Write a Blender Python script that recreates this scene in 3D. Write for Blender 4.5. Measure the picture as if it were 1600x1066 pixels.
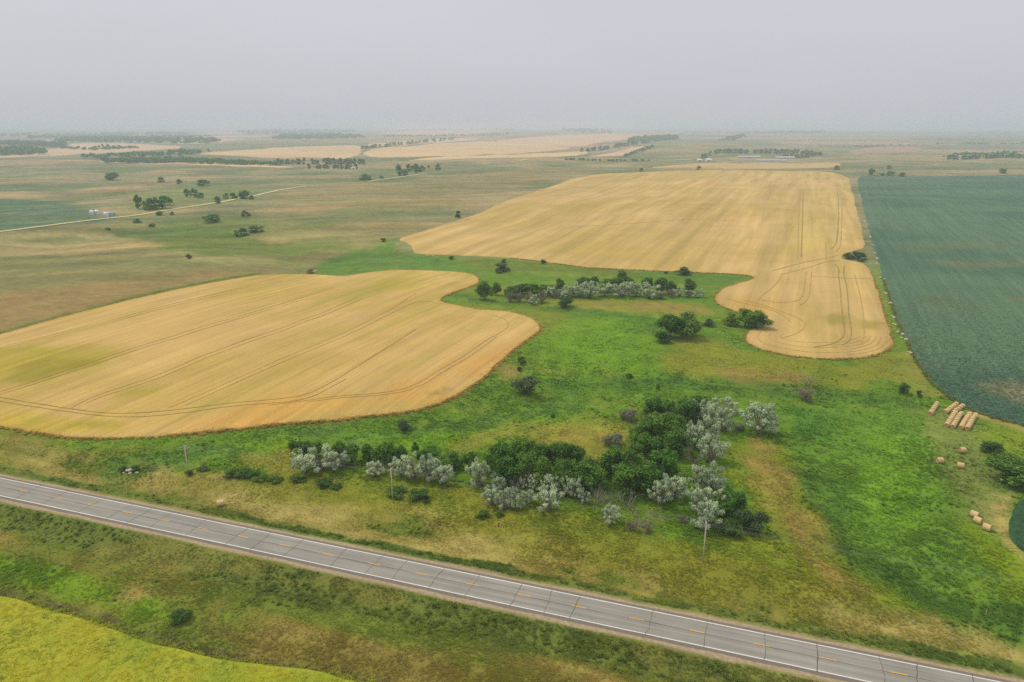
import bpy, bmesh, math, random, time
import numpy as np
from mathutils import Vector
from mathutils.geometry import delaunay_2d_cdt

random.seed(7)
T0 = time.time()
for _o in list(bpy.data.objects):
    bpy.data.objects.remove(_o)
scene = bpy.context.scene
COL = scene.collection

# ------------------------------------------------------------------ camera
H = 97.7                       # drone height over the road
PITCH = math.radians(17.5)
FPX = 24.0 / 36.0 * 1600.0     # focal length in photo pixels
cam_d = bpy.data.cameras.new('camera')
cam_d.lens = 24.0
cam_d.sensor_width = 36.0
cam_d.clip_start = 0.5
cam_d.clip_end = 90000.0
cam = bpy.data.objects.new('camera', cam_d)
COL.objects.link(cam)
cam.location = (0, 0, H)
cam.rotation_euler = (math.pi / 2 - PITCH, 0, 0)
scene.camera = cam

# ------------------------------------------------------------------ sky, sun, exposure
SUN_EL, SUN_AZ = math.radians(58), math.radians(-62)      # azimuth from +Y, negative is left
world = bpy.data.worlds.new('World')
scene.world = world
world.use_nodes = True
wn, wl = world.node_tree.nodes, world.node_tree.links
wn.clear()
w_out = wn.new('ShaderNodeOutputWorld')
w_sky = wn.new('ShaderNodeTexSky')
w_sky.sky_type = 'NISHITA'
w_sky.sun_disc = False
w_sky.sun_elevation = SUN_EL
w_sky.sun_rotation = SUN_AZ
w_sky.dust_density = 6.0
w_sky.air_density = 1.0
w_bg1 = wn.new('ShaderNodeBackground')
w_bg1.inputs['Strength'].default_value = 0.10
wl.new(w_sky.outputs[0], w_bg1.inputs['Color'])
# smoke-grey overcast: brighter towards the zenith
w_tc = wn.new('ShaderNodeTexCoord')
w_sep = wn.new('ShaderNodeSeparateXYZ')
wl.new(w_tc.outputs['Generated'], w_sep.inputs[0])
w_ramp = wn.new('ShaderNodeValToRGB')
cr = w_ramp.color_ramp
cr.elements[0].position = 0.0
cr.elements[0].color = (0.600, 0.622, 0.665, 1)
cr.elements[1].position = 1.0
cr.elements[1].color = (0.88, 0.88, 0.88, 1)
for pos_, c_ in ((0.05, (0.615, 0.635, 0.678)), (0.16, (0.645, 0.660, 0.705)), (0.45, (0.77, 0.775, 0.80))):
    e = cr.elements.new(pos_)
    e.color = (*c_, 1)
wl.new(w_sep.outputs['Z'], w_ramp.inputs['Fac'])
w_bg2 = wn.new('ShaderNodeBackground')
w_bg2.inputs['Strength'].default_value = 1.0
w_map = wn.new('ShaderNodeMapping')
w_map.inputs['Scale'].default_value = (1.0, 1.0, 5.0)
wl.new(w_tc.outputs['Generated'], w_map.inputs['Vector'])
w_noise = wn.new('ShaderNodeTexNoise')            # faint unevenness of the smoke layer
w_noise.inputs['Scale'].default_value = 1.6
w_noise.inputs['Detail'].default_value = 4
wl.new(w_map.outputs[0], w_noise.inputs['Vector'])
w_mr = wn.new('ShaderNodeMapRange')
for _i, _v in enumerate((0.3, 0.7, 0.965, 1.035)):
    w_mr.inputs[1 + _i].default_value = _v
wl.new(w_noise.outputs['Fac'], w_mr.inputs[0])
w_mul = wn.new('ShaderNodeVectorMath')
w_mul.operation = 'SCALE'
wl.new(w_ramp.outputs[0], w_mul.inputs[0])
wl.new(w_mr.outputs[0], w_mul.inputs['Scale'])
wl.new(w_mul.outputs[0], w_bg2.inputs['Color'])
w_mix = wn.new('ShaderNodeMixShader')
w_mix.inputs[0].default_value = 0.88
wl.new(w_bg1.outputs[0], w_mix.inputs[1])
wl.new(w_bg2.outputs[0], w_mix.inputs[2])
wl.new(w_mix.outputs[0], w_out.inputs['Surface'])

sun_d = bpy.data.lights.new('sun', 'SUN')
sun_d.energy = 1.5
sun_d.angle = math.radians(11)
sun_d.color = (1.0, 0.95, 0.87)
sun = bpy.data.objects.new('sun', sun_d)
COL.objects.link(sun)
_sd = Vector((math.sin(SUN_AZ) * math.cos(SUN_EL), math.cos(SUN_AZ) * math.cos(SUN_EL), math.sin(SUN_EL)))
sun.rotation_euler = (-_sd).to_track_quat('-Z', 'Y').to_euler()
sun.location = (0, 0, 300)

scene.view_settings.view_transform = 'Standard'
scene.view_settings.look = 'None'
scene.view_settings.exposure = 0.0
scene.view_settings.gamma = 1.0
scene.view_settings.use_curve_mapping = False
cy = scene.cycles
cy.use_denoising = False
cy.max_bounces = 4
cy.diffuse_bounces = 2
cy.glossy_bounces = 1
cy.transmission_bounces = 2
cy.transparent_max_bounces = 8
cy.volume_bounces = 1
cy.use_adaptive_sampling = False
cy.adaptive_threshold = 0.015

# ------------------------------------------------------------------ helpers
ALB = 0.92      # photo tone -> albedo


def lin(c):
    c = np.asarray(c, float) / 255.0
    return np.where(c <= 0.04045, c / 12.92, ((c + 0.055) / 1.055) ** 2.4)


def alb(c, k=1.0):
    return lin(c) * ALB * k


def _hash(ix, iy, s):
    h = (ix.astype(np.int64) * 374761393 + iy.astype(np.int64) * 668265263 + s * 1442695041) & 0xFFFFFFFF
    h = ((h ^ (h >> 13)) * 1274126177) & 0xFFFFFFFF
    h = h ^ (h >> 16)
    return (h & 0xFFFFFF) / float(0xFFFFFF) * 2 - 1


def vnoise(x, y, s):
    ix, iy = np.floor(x), np.floor(y)
    fx, fy = x - ix, y - iy
    ux, uy = fx * fx * fx * (fx * (fx * 6 - 15) + 10), fy * fy * fy * (fy * (fy * 6 - 15) + 10)
    a, b = _hash(ix, iy, s), _hash(ix + 1, iy, s)
    c, d = _hash(ix, iy + 1, s), _hash(ix + 1, iy + 1, s)
    return (a + (b - a) * ux) * (1 - uy) + (c + (d - c) * ux) * uy


def fbm(x, y, size, octv=4, s=1, gain=0.5):
    t, a, n = 0.0, 1.0, 0.0
    f = 1.0 / size
    for k in range(octv):
        t = t + a * vnoise(x * f + 17.3 * k, y * f - 9.1 * k, s + k * 13)
        n += a
        a *= gain
        f *= 2.03
    return t / n * 1.6


def sstep(a, b, x):
    t = np.clip((x - a) / (b - a), 0, 1)
    return t * t * (3 - 2 * t)


CP, SP = math.cos(PITCH), math.sin(PITCH)


def rays(px):
    px = np.asarray(px, float).reshape(-1, 2)
    du, dv = px[:, 0] - 800.0, px[:, 1] - 533.0
    return du, FPX * CP - dv * SP, -FPX * SP - dv * CP


def flat(px):
    """photo pixel -> point on the level plane of the road"""
    dx, dy, dz = rays(px)
    t = H / np.maximum(-dz, 1e-6)
    return np.stack([dx * t, dy * t], 1)


def seg_dist(x, y, pts):
    d = np.full(np.shape(x), 1e18)
    for (ax, ay), (bx, by) in zip(pts[:-1], pts[1:]):
        vx, vy = bx - ax, by - ay
        L2 = vx * vx + vy * vy + 1e-9
        t = np.clip(((x - ax) * vx + (y - ay) * vy) / L2, 0, 1)
        d = np.minimum(d, (x - ax - t * vx) ** 2 + (y - ay - t * vy) ** 2)
    return np.sqrt(d)


def poly_sd(x, y, pts):
    """signed distance, negative inside"""
    d = seg_dist(x, y, list(pts) + [pts[0]])
    ins = np.zeros(np.shape(x), bool)
    n = len(pts)
    for i in range(n):
        ax, ay = pts[i]
        bx, by = pts[(i + 1) % n]
        c = (ay > y) != (by > y)
        xi = (bx - ax) * (y - ay) / (by - ay + 1e-12) + ax
        ins ^= c & (x < xi)
    return np.where(ins, -d, d)


# road axis on the plane
RD0 = np.array([-0.3301 * H, 1.3946 * H])
_rs = -0.3198
RDIR = np.array([1.0, _rs]) / math.hypot(1, _rs)
RNRM = np.array([-RDIR[1], RDIR[0]])          # points away from the camera


def road_d(x, y):
    return (x - RD0[0]) * RNRM[0] + (y - RD0[1]) * RNRM[1]


DRAWS = [
    (flat([(470, 412), (560, 392), (660, 410), (760, 442), (840, 478), (905, 505), (900, 545), (870, 590), (905, 607),
           (1010, 600), (1150, 607), (1260, 620), (1340, 650), (1330, 740), (1350, 830), (1450, 920), (1600, 985)]), 16.0, 1.6),
    (flat([(180, 737), (280, 712), (370, 693), (480, 675), (600, 668), (740, 660), (850, 632), (900, 607)]), 10.0, 1.0),
    (flat([(100, 372), (230, 358), (350, 372), (470, 398), (560, 392)]), 30.0, 3.0),
]
KNOLLS = [
    (flat([(1240, 575)])[0], 34.0, 2.2), (flat([(1020, 478)])[0], 30.0, 1.8), (flat([(1200, 760)])[0], 26.0, 1.5),
    (flat([(900, 650)])[0], 20.0, 1.2), (flat([(960, 335)])[0], 160.0, 4.0), (flat([(250, 540)])[0], 90.0, 3.0),
    (flat([(560, 320)])[0], 200.0, 5.0), (flat([(600, 560)])[0], 60.0, 1.5), (flat([(150, 440)])[0], 90.0, 3.0),
]


def hgt(x, y):
    x, y = np.asarray(x, float), np.asarray(y, float)
    r = np.hypot(x, y)
    z = fbm(x, y, 900.0, 2, 5) * 4.5 * sstep(350, 1600, r)
    z = z + fbm(x, y, 3600.0, 3, 9) * 22.0 * sstep(3200, 9000, r)
    z = z + fbm(x, y, 130.0, 2, 21) * (0.8 * sstep(130, 330, r) + 1.6 * sstep(420, 800, r) * (1 - sstep(2500, 4500, r)))
    z = z + fbm(x, y, 16.0, 2, 31) * 0.14 * (1 - sstep(260, 520, r))
    near = r < 1600
    if np.any(near):
        xn, yn = x[near], y[near]
        zz = np.zeros(xn.shape)
        for pts, w, dep in DRAWS:
            zz -= dep * np.exp(-(seg_dist(xn, yn, pts) / w) ** 2)
        for c, w, up in KNOLLS:
            zz += up * np.exp(-((xn - c[0]) ** 2 + (yn - c[1]) ** 2) / (w * w))
        z = z.copy()
        z[near] += zz
    d = road_d(x, y)
    ad = np.abs(d)
    w = sstep(8.0, 30.0, ad)
    dep = np.where(d > 0, 1.0, 1.4)
    ditch = -0.10 * (1 - sstep(14, 24, ad)) - dep * sstep(6.6, 12.0, ad) * (1 - sstep(13.0, 24.0, ad))
    return z * w + ditch


def unproject(px):
    """photo pixel -> (x, y, z) where its line of sight meets the terrain"""
    dx, dy, dz = rays(px)
    hl = np.hypot(dx, dy)
    ux, uy, sl = dx / hl, dy / hl, dz / hl
    n = len(dx)
    S = 60.0 * 1.03 ** np.arange(0, 208)
    lo, hi = np.full(n, 60.0), np.full(n, 26000.0)
    done = np.zeros(n, bool)
    prev = np.full(n, 60.0)
    X = ux[:, None] * S[None]
    Y = uy[:, None] * S[None]
    below = (H + sl[:, None] * S[None]) - hgt(X, Y) < 0
    idx = np.where(below.any(1), below.argmax(1), len(S) - 1)
    hi = S[idx]
    lo = np.where(idx > 0, S[np.maximum(idx - 1, 0)], 30.0)
    for _ in range(18):
        m = 0.5 * (lo + hi)
        b = (H + sl * m) - hgt(ux * m, uy * m) < 0
        hi = np.where(b, m, hi)
        lo = np.where(b, lo, m)
    m = 0.5 * (lo + hi)
    return np.stack([ux * m, uy * m, hgt(ux * m, uy * m)], 1)


def chaikin(p, it=2, closed=True):
    p = np.asarray(p, float)
    for _ in range(it):
        if closed:
            q = np.roll(p, -1, 0)
            p = np.stack([0.75 * p + 0.25 * q, 0.25 * p + 0.75 * q], 1).reshape(-1, p.shape[1])
        else:
            a, b = p[:-1], p[1:]
            m = np.stack([0.75 * a + 0.25 * b, 0.25 * a + 0.75 * b], 1).reshape(-1, p.shape[1])
            p = np.concatenate([p[:1], m, p[-1:]])
    return p


def densify(p, f, closed=True):
    out = []
    n = len(p)
    for i in range(n if closed else n - 1):
        a, b = p[i], p[(i + 1) % n]
        L = np.linalg.norm(b - a)
        k = max(1, int(math.ceil(L / f(a))))
        for j in range(k):
            out.append(a + (b - a) * j / k)
    if not closed:
        out.append(p[-1])
    return np.array(out)


def link(name, me, parent=None, mat=None):
    o = bpy.data.objects.new(name, me)
    COL.objects.link(o)
    if mat is not None and me is not None and not me.materials:
        me.materials.append(mat)
    if parent is not None:
        o.parent = parent
    return o


def tag(o, label=None, cat=None, group=None, kind=None):
    for k, v in (('label', label), ('category', cat), ('group', group), ('kind', kind)):
        if v:
            o[k] = v
    return o


def mesh_np(name, V, F, smooth=False, col=None, colname='col', alpha=None):
    """V (n,3); F (m,3 or 4) int"""
    V = np.asarray(V, np.float32)
    F = np.asarray(F, np.int32)
    me = bpy.data.meshes.new(name)
    k = F.shape[1]
    me.vertices.add(len(V))
    me.vertices.foreach_set('co', V.ravel())
    me.loops.add(F.size)
    me.loops.foreach_set('vertex_index', F.ravel())
    me.polygons.add(len(F))
    me.polygons.foreach_set('loop_start', np.arange(0, F.size, k, dtype=np.int32))
    me.polygons.foreach_set('use_smooth', np.full(len(F), smooth))
    me.update(calc_edges=True)
    if col is not None:
        a = me.color_attributes.new(colname, 'FLOAT_COLOR', 'POINT')
        c = np.ones((len(V), 4), np.float32)
        c[:, :3] = col
        if alpha is not None:
            c[:, 3] = alpha
        a.data.foreach_set('color', c.ravel())
    return me


class MB:
    """collects vertices and faces of one mesh"""

    def __init__(self):
        self.v, self.f = [], []

    def box(self, c, s, rz=0.0):
        cx, cy_, cz = c
        ca, sa = math.cos(rz), math.sin(rz)
        i = len(self.v)
        for dz in (-1, 1):
            for dx, dy in ((-1, -1), (1, -1), (1, 1), (-1, 1)):
                x, y = dx * s[0] / 2, dy * s[1] / 2
                self.v.append((cx + x * ca - y * sa, cy_ + x * sa + y * ca, cz + dz * s[2] / 2))
        self.f += [(i, i + 3, i + 2, i + 1), (i + 4, i + 5, i + 6, i + 7)]
        for k in range(4):
            self.f.append((i + k, i + (k + 1) % 4, i + 4 + (k + 1) % 4, i + 4 + k))
        return self

    def tube(self, pts, rad, n=6, cap=True):
        pts = [Vector(p) for p in pts]
        rings = []
        for k, p in enumerate(pts):
            t = (pts[min(k + 1, len(pts) - 1)] - pts[max(k - 1, 0)])
            t = t.normalized() if t.length > 1e-9 else Vector((0, 0, 1))
            a = t.cross(Vector((0.31, 0.95, 0.05)))
            if a.length < 1e-3:
                a = t.cross(Vector((1, 0, 0)))
            a.normalize()
            b = t.cross(a)
            r = rad[k] if hasattr(rad, '__len__') else rad
            i = len(self.v)
            for j in range(n):
                an = 2 * math.pi * j / n
                self.v.append(tuple(p + a * (r * math.cos(an)) + b * (r * math.sin(an))))
            rings.append(i)
        for i0, i1 in zip(rings[:-1], rings[1:]):
            for j in range(n):
                j2 = (j + 1) % n
                self.f.append((i0 + j, i0 + j2, i1 + j2, i1 + j))
        if cap:
            self.f.append(tuple(rings[0] + j for j in reversed(range(n))))
            self.f.append(tuple(rings[-1] + j for j in range(n)))
        return self

    def lathe(self, prof, n=24):
        i0 = len(self.v)
        for r, z in prof:
            for j in range(n):
                a = 2 * math.pi * j / n
                self.v.append((r * math.cos(a), r * math.sin(a), z))
        for k in range(len(prof) - 1):
            for j in range(n):
                j2 = (j + 1) % n
                a = i0 + k * n
                self.f.append((a + j, a + j2, a + n + j2, a + n + j))
        return self

    def mesh(self, name, smooth=False):
        me = bpy.data.meshes.new(name)
        me.from_pydata(self.v, [], self.f)
        if smooth:
            me.polygons.foreach_set('use_smooth', [True] * len(me.polygons))
        me.update()
        return me

    def build(self, name, mat, parent=None, smooth=False):
        return link(name, self.mesh(name, smooth), parent, mat)


# ------------------------------------------------------------------ materials
def new_mat(name):
    m = bpy.data.materials.new(name)
    m.use_nodes = True
    nt = m.node_tree
    b = nt.nodes['Principled BSDF']
    b.inputs['Roughness'].default_value = 0.9
    b.inputs['Specular IOR Level'].default_value = 0.15
    return m, nt, nt.nodes, nt.links, b


def noise_node(nt, vec, scale, detail=4, rough=0.55):
    n = nt.nodes.new('ShaderNodeTexNoise')
    n.inputs['Scale'].default_value = scale
    n.inputs['Detail'].default_value = detail
    n.inputs['Roughness'].default_value = rough
    if vec is not None:
        nt.links.new(vec, n.inputs['Vector'])
    return n.outputs['Fac']


def mrange(nt, val, a, b, c, d, clamp=True):
    n = nt.nodes.new('ShaderNodeMapRange')
    n.clamp = clamp
    for i, v in enumerate((a, b, c, d)):
        n.inputs[1 + i].default_value = v
    nt.links.new(val, n.inputs[0])
    return n.outputs[0]


def mixc(nt, fac, a, b, mode='MIX'):
    n = nt.nodes.new('ShaderNodeMix')
    n.data_type = 'RGBA'
    n.blend_type = mode
    for sock, v in ((n.inputs[0], fac), (n.inputs[6], a), (n.inputs[7], b)):
        if isinstance(v, bpy.types.NodeSocket):
            nt.links.new(v, sock)
        elif isinstance(v, (int, float)):
            sock.default_value = v
        else:
            sock.default_value = (*v, 1)
    return n.outputs[2]


def coords(nt, rot=0.0, scale=(1, 1, 1)):
    tc = nt.nodes.new('ShaderNodeTexCoord')
    mp = nt.nodes.new('ShaderNodeMapping')
    mp.vector_type = 'TEXTURE'           # turn first, then stretch along the turned axis
    mp.inputs['Rotation'].default_value = (0, 0, -rot)
    mp.inputs['Scale'].default_value = tuple(1.0 / q for q in scale)
    nt.links.new(tc.outputs['Object'], mp.inputs['Vector'])
    return mp.outputs[0]


def grey(nt, v):
    n = nt.nodes.new('ShaderNodeCombineColor')
    for i in range(3):
        nt.links.new(v, n.inputs[i])
    return n.outputs[0]


def attr(nt, name, typ='GEOMETRY'):
    n = nt.nodes.new('ShaderNodeAttribute')
    n.attribute_name = name
    n.attribute_type = typ
    return n.outputs['Color']


def bump(nt, b, h, dist, strength=0.6):
    n = nt.nodes.new('ShaderNodeBump')
    n.inputs['Distance'].default_value = dist
    n.inputs['Strength'].default_value = strength
    nt.links.new(h, n.inputs['Height'])
    nt.links.new(n.outputs[0], b.inputs['Normal'])


def mat_plain(name, rgb, var=0.2, scale=1.0, rough=0.85, stretch=(1, 1, 1), spec=0.15):
    m, nt, N, L, b = new_mat(name)
    v = coords(nt, 0, stretch)
    f = noise_node(nt, v, scale, 5, 0.6)
    g = mrange(nt, f, 0.25, 0.75, 1 - var, 1 + var)
    c = mixc(nt, 1.0, rgb, grey(nt, g), 'MULTIPLY')
    L.new(c, b.inputs['Base Color'])
    b.inputs['Roughness'].default_value = rough
    b.inputs['Specular IOR Level'].default_value = spec
    return m


def mat_ground():
    """grass cover: painted plant tones, fine grain near, streaky pasture far (alpha of the tone = far pasture)"""
    m, nt, N, L, b = new_mat('meadow_ground')
    an = N.new('ShaderNodeAttribute')
    an.attribute_name = 'col'
    c, far = an.outputs['Color'], an.outputs['Alpha']
    v = coords(nt)
    f1 = noise_node(nt, v, 1.6, 6, 0.65)
    f2 = noise_node(nt, v, 0.22, 5, 0.6)
    vs = coords(nt, math.radians(20), (0.25, 1.0, 1.0))
    f4 = noise_node(nt, vs, 0.55, 5, 0.6)
    v5 = coords(nt, math.radians(-8), (0.22, 1.0, 1.0))
    f5 = noise_node(nt, v5, 0.035, 6, 0.65)
    f6 = noise_node(nt, v5, 0.011, 6, 0.7)
    c = mixc(nt, 1.0, c, grey(nt, mrange(nt, f1, 0.25, 0.75, 0.82, 1.18)), 'MULTIPLY')
    c = mixc(nt, 1.0, c, grey(nt, mrange(nt, f2, 0.3, 0.7, 0.90, 1.10)), 'MULTIPLY')
    c = mixc(nt, 1.0, c, grey(nt, mrange(nt, f4, 0.3, 0.7, 0.88, 1.12)), 'MULTIPLY')
    d = mixc(nt, 1.0, c, grey(nt, mrange(nt, f5, 0.32, 0.68, 0.72, 1.28)), 'MULTIPLY')
    d = mixc(nt, mrange(nt, f6, 0.5, 0.66, 0.0, 0.55), d, mixc(nt, 1.0, d, (1.42, 1.08, 1.10), 'MULTIPLY'))
    d = mixc(nt, mrange(nt, f6, 0.34, 0.5, 0.5, 0.0), d, mixc(nt, 1.0, d, (0.66, 0.82, 0.72), 'MULTIPLY'))
    c = mixc(nt, far, c, d)
    L.new(c, b.inputs['Base Color'])
    b.inputs['Specular IOR Level'].default_value = 0.05
    bump(nt, b, f1, 0.25, 0.5)
    return m


def mat_crop(name, ang, row=0.9, fine=2.2, streak=0.10, var=0.16, green=None, gamt=0.0):
    """crop canopy: vertex tone, drill-row streaks along ang, fine grain"""
    m, nt, N, L, b = new_mat(name)
    c = attr(nt, 'col')
    v = coords(nt)
    vs = coords(nt, -ang, (0.03, 1.0, 1.0))
    vl = coords(nt, -ang, (0.12, 1.0, 1.0))
    f1 = noise_node(nt, v, fine, 5, 0.65)
    f2 = noise_node(nt, vs, row, 6, 0.65)
    f3 = noise_node(nt, vl, 0.06, 5, 0.6)
    f4 = noise_node(nt, v, 0.03, 4, 0.6)
    c = mixc(nt, 1.0, c, grey(nt, mrange(nt, f1, 0.25, 0.75, 1 - var, 1 + var)), 'MULTIPLY')
    c = mixc(nt, 1.0, c, grey(nt, mrange(nt, f2, 0.36, 0.64, 1 - streak, 1 + streak)), 'MULTIPLY')
    c = mixc(nt, 1.0, c, grey(nt, mrange(nt, f4, 0.3, 0.7, 0.93, 1.07)), 'MULTIPLY')
    if green is not None:
        c = mixc(nt, mrange(nt, f3, 0.50, 0.70, 0.0, gamt), c, green)
    L.new(c, b.inputs['Base Color'])
    b.inputs['Specular IOR Level'].default_value = 0.05
    bump(nt, b, f1, 0.15, 0.6)
    return m


def mat_leaf(name, trans=0.3, hue=True):
    m, nt, N, L, b = new_mat(name)
    c = attr(nt, 'col')
    oi = N.new('ShaderNodeObjectInfo')
    g = mrange(nt, oi.outputs['Random'], 0, 1, 0.86, 1.14)
    c = mixc(nt, 1.0, c, grey(nt, g), 'MULTIPLY')
    c = mixc(nt, 1.0 if hue else 0.2, c, mixc(nt, oi.outputs['Random'], (0.88, 1.0, 1.02), (1.16, 1.0, 0.86)), 'MULTIPLY')
    L.new(c, b.inputs['Base Color'])
    b.inputs['Roughness'].default_value = 0.7
    tr = N.new('ShaderNodeBsdfTranslucent')
    L.new(c, tr.inputs['Color'])
    mx = N.new('ShaderNodeMixShader')
    mx.inputs[0].default_value = trans
    L.new(b.outputs[0], mx.inputs[1])
    L.new(tr.outputs[0], mx.inputs[2])
    L.new(mx.outputs[0], N['Material Output'].inputs['Surface'])
    return m


def mat_tuft():
    m, nt, N, L, b = new_mat('grass_blades')
    c = attr(nt, 'col', 'INSTANCER')
    L.new(c, b.inputs['Base Color'])
    b.inputs['Specular IOR Level'].default_value = 0.1
    tr = N.new('ShaderNodeBsdfTranslucent')
    L.new(c, tr.inputs['Color'])
    mx = N.new('ShaderNodeMixShader')
    mx.inputs[0].default_value = 0.35
    L.new(b.outputs[0], mx.inputs[1])
    L.new(tr.outputs[0], mx.inputs[2])
    L.new(mx.outputs[0], N['Material Output'].inputs['Surface'])
    return m


M = {}
M['ground'] = mat_ground()
M['tuft'] = mat_tuft()
M['leaf'] = mat_leaf('foliage', 0.3)
M['silver_leaf'] = mat_leaf('silver_foliage', 0.3, False)
M['bark'] = mat_plain('bark', alb((112, 100, 86)), 0.3, 6.0)
M['greybark'] = mat_plain('weathered_bark', alb((150, 142, 128)), 0.3, 6.0)
M['wood'] = mat_plain('pole_wood', alb((208, 194, 172)), 0.2, 3.0, stretch=(1, 1, 0.1))
M['ceramic'] = mat_plain('insulator', alb((120, 120, 125)), 0.1, 3.0, 0.3)
M['wire'] = mat_plain('wire_metal', alb((150, 150, 150)), 0.1, 3.0, 0.5)
M['sign_yellow'] = mat_plain('sign_yellow', alb((235, 175, 60)), 0.08, 3.0, 0.5)
M['stone'] = mat_plain('field_stone', alb((200, 182, 165)), 0.3, 2.0)
M['tin'] = mat_plain('galvanised_steel', alb((222, 224, 226)), 0.08, 0.8, 0.45, spec=0.4)
M['tin_dull'] = mat_plain('weathered_steel', alb((176, 178, 180)), 0.1, 0.8, 0.5, spec=0.3)
M['white'] = mat_plain('white_siding', alb((235, 236, 236)), 0.05, 0.8, 0.6)
M['roof'] = mat_plain('grey_roof', alb((190, 192, 196)), 0.08, 0.6, 0.6)
M['dark'] = mat_plain('dark_opening', alb((60, 60, 62)), 0.1, 0.6, 0.8)
M['straw'] = mat_plain('straw', alb((218, 188, 132)), 0.28, 5.0, 0.9, stretch=(0.25, 1, 1))
M['straw_end'] = mat_plain('straw_cut_end', alb((196, 162, 108)), 0.35, 8.0, 0.95)

# ------------------------------------------------------------------ tone painting of ground cover
class Paint:
    def __init__(self):
        self.ops = []

    def poly(self, px, rgb, soft=6.0, amt=1.0, k=1.0):
        self.ops.append(('p', px, 0, alb(rgb, k), soft, amt))
        return self

    def line(self, px, width, rgb, soft=3.0, amt=1.0, k=1.0):
        self.ops.append(('l', px, width, alb(rgb, k), soft, amt))
        return self

    def apply(self, x, y, c):
        for i, (t, px, wd, rgb, soft, amt) in enumerate(self.ops):
            P = unproject(px)[:, :2]
            pad = wd + soft * 3
            m = (x > P[:, 0].min() - pad) & (x < P[:, 0].max() + pad) & (y > P[:, 1].min() - pad) & (y < P[:, 1].max() + pad)
            if not m.any():
                continue
            xm, ym = x[m], y[m]
            sd = poly_sd(xm, ym, [tuple(p) for p in P]) if t == 'p' else seg_dist(xm, ym, [tuple(p) for p in P]) - wd
            sd = sd + fbm(xm, ym, soft * 2.6, 4, 100 + i * 7) * soft * 1.1
            w = (1 - sstep(-soft, soft, sd)) * amt
            w = w * np.clip(0.93 + 0.25 * fbm(xm, ym, max(soft, 3) * 1.3, 4, 300 + i * 5), 0, 1)
            c[m] = c[m] * (1 - w[:, None]) + rgb[None] * w[:, None]
        return c


W1_PX = [(-90, 545), (0, 524), (60, 507), (150, 483), (260, 457), (330, 443), (400, 431), (450, 429), (500, 430), (540, 433),
         (570, 427), (610, 423), (660, 423), (710, 425), (740, 429), (750, 436), (742, 445), (720, 453), (700, 460), (684, 468),
         (692, 474), (715, 478), (750, 486), (790, 487), (825, 496), (844, 509), (841, 518), (810, 540), (780, 565),
         (755, 590), (720, 615), (670, 637), (610, 647), (540, 654), (450, 661), (380, 669), (300, 677), (220, 684),
         (130, 686), (70, 679), (0, 666), (-90, 645)]
W2_PX = [(620, 374), (640, 368), (700, 350), (760, 330), (830, 302), (870, 288), (930, 272), (1000, 269), (1090, 267),
         (1200, 267), (1322, 269), (1331, 300), (1341, 340), (1349, 372), (1352, 388), (1335, 392), (1312, 398), (1318, 407), (1346, 411), (1358, 421),
         (1364, 440), (1374, 470), (1383, 500), (1391, 527), (1393, 540), (1380, 551), (1350, 559), (1300, 562), (1240, 558),
         (1190, 547), (1170, 537), (1165, 528), (1172, 518), (1192, 511), (1199, 504), (1188, 496), (1160, 490), (1135, 482),
         (1120, 473), (1117, 464), (1130, 452), (1150, 445), (1182, 436), (1172, 430), (1120, 427), (1050, 425), (980, 421),
         (920, 419), (870, 412), (800, 403), (720, 399), (652, 398), (646, 390), (644, 382)]
SOY_PX = [(1338, 277), (1360, 275), (1420, 277), (1500, 275), (1650, 272), (1960, 268), (2500, 520), (1900, 760), (1700, 692), (1600, 665),
          (1550, 652), (1518, 641), (1490, 626), (1465, 606), (1440, 576), (1425, 545), (1410, 515), (1395, 475), (1380, 430),
          (1365, 385), (1350, 325)]
SOY2_PX = [(1600, 783), (1588, 790), (1580, 812), (1581, 838), (1592, 858), (1620, 872), (1800, 920), (1800, 760)]
CAN_PX = [(-220, 890), (-100, 915), (0, 939), (60, 953), (140, 976), (220, 1004), (300, 1031), (380, 1043), (460, 1053), (535, 1066),
          (620, 1085), (560, 1400), (-500, 1400), (-500, 1000)]


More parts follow.
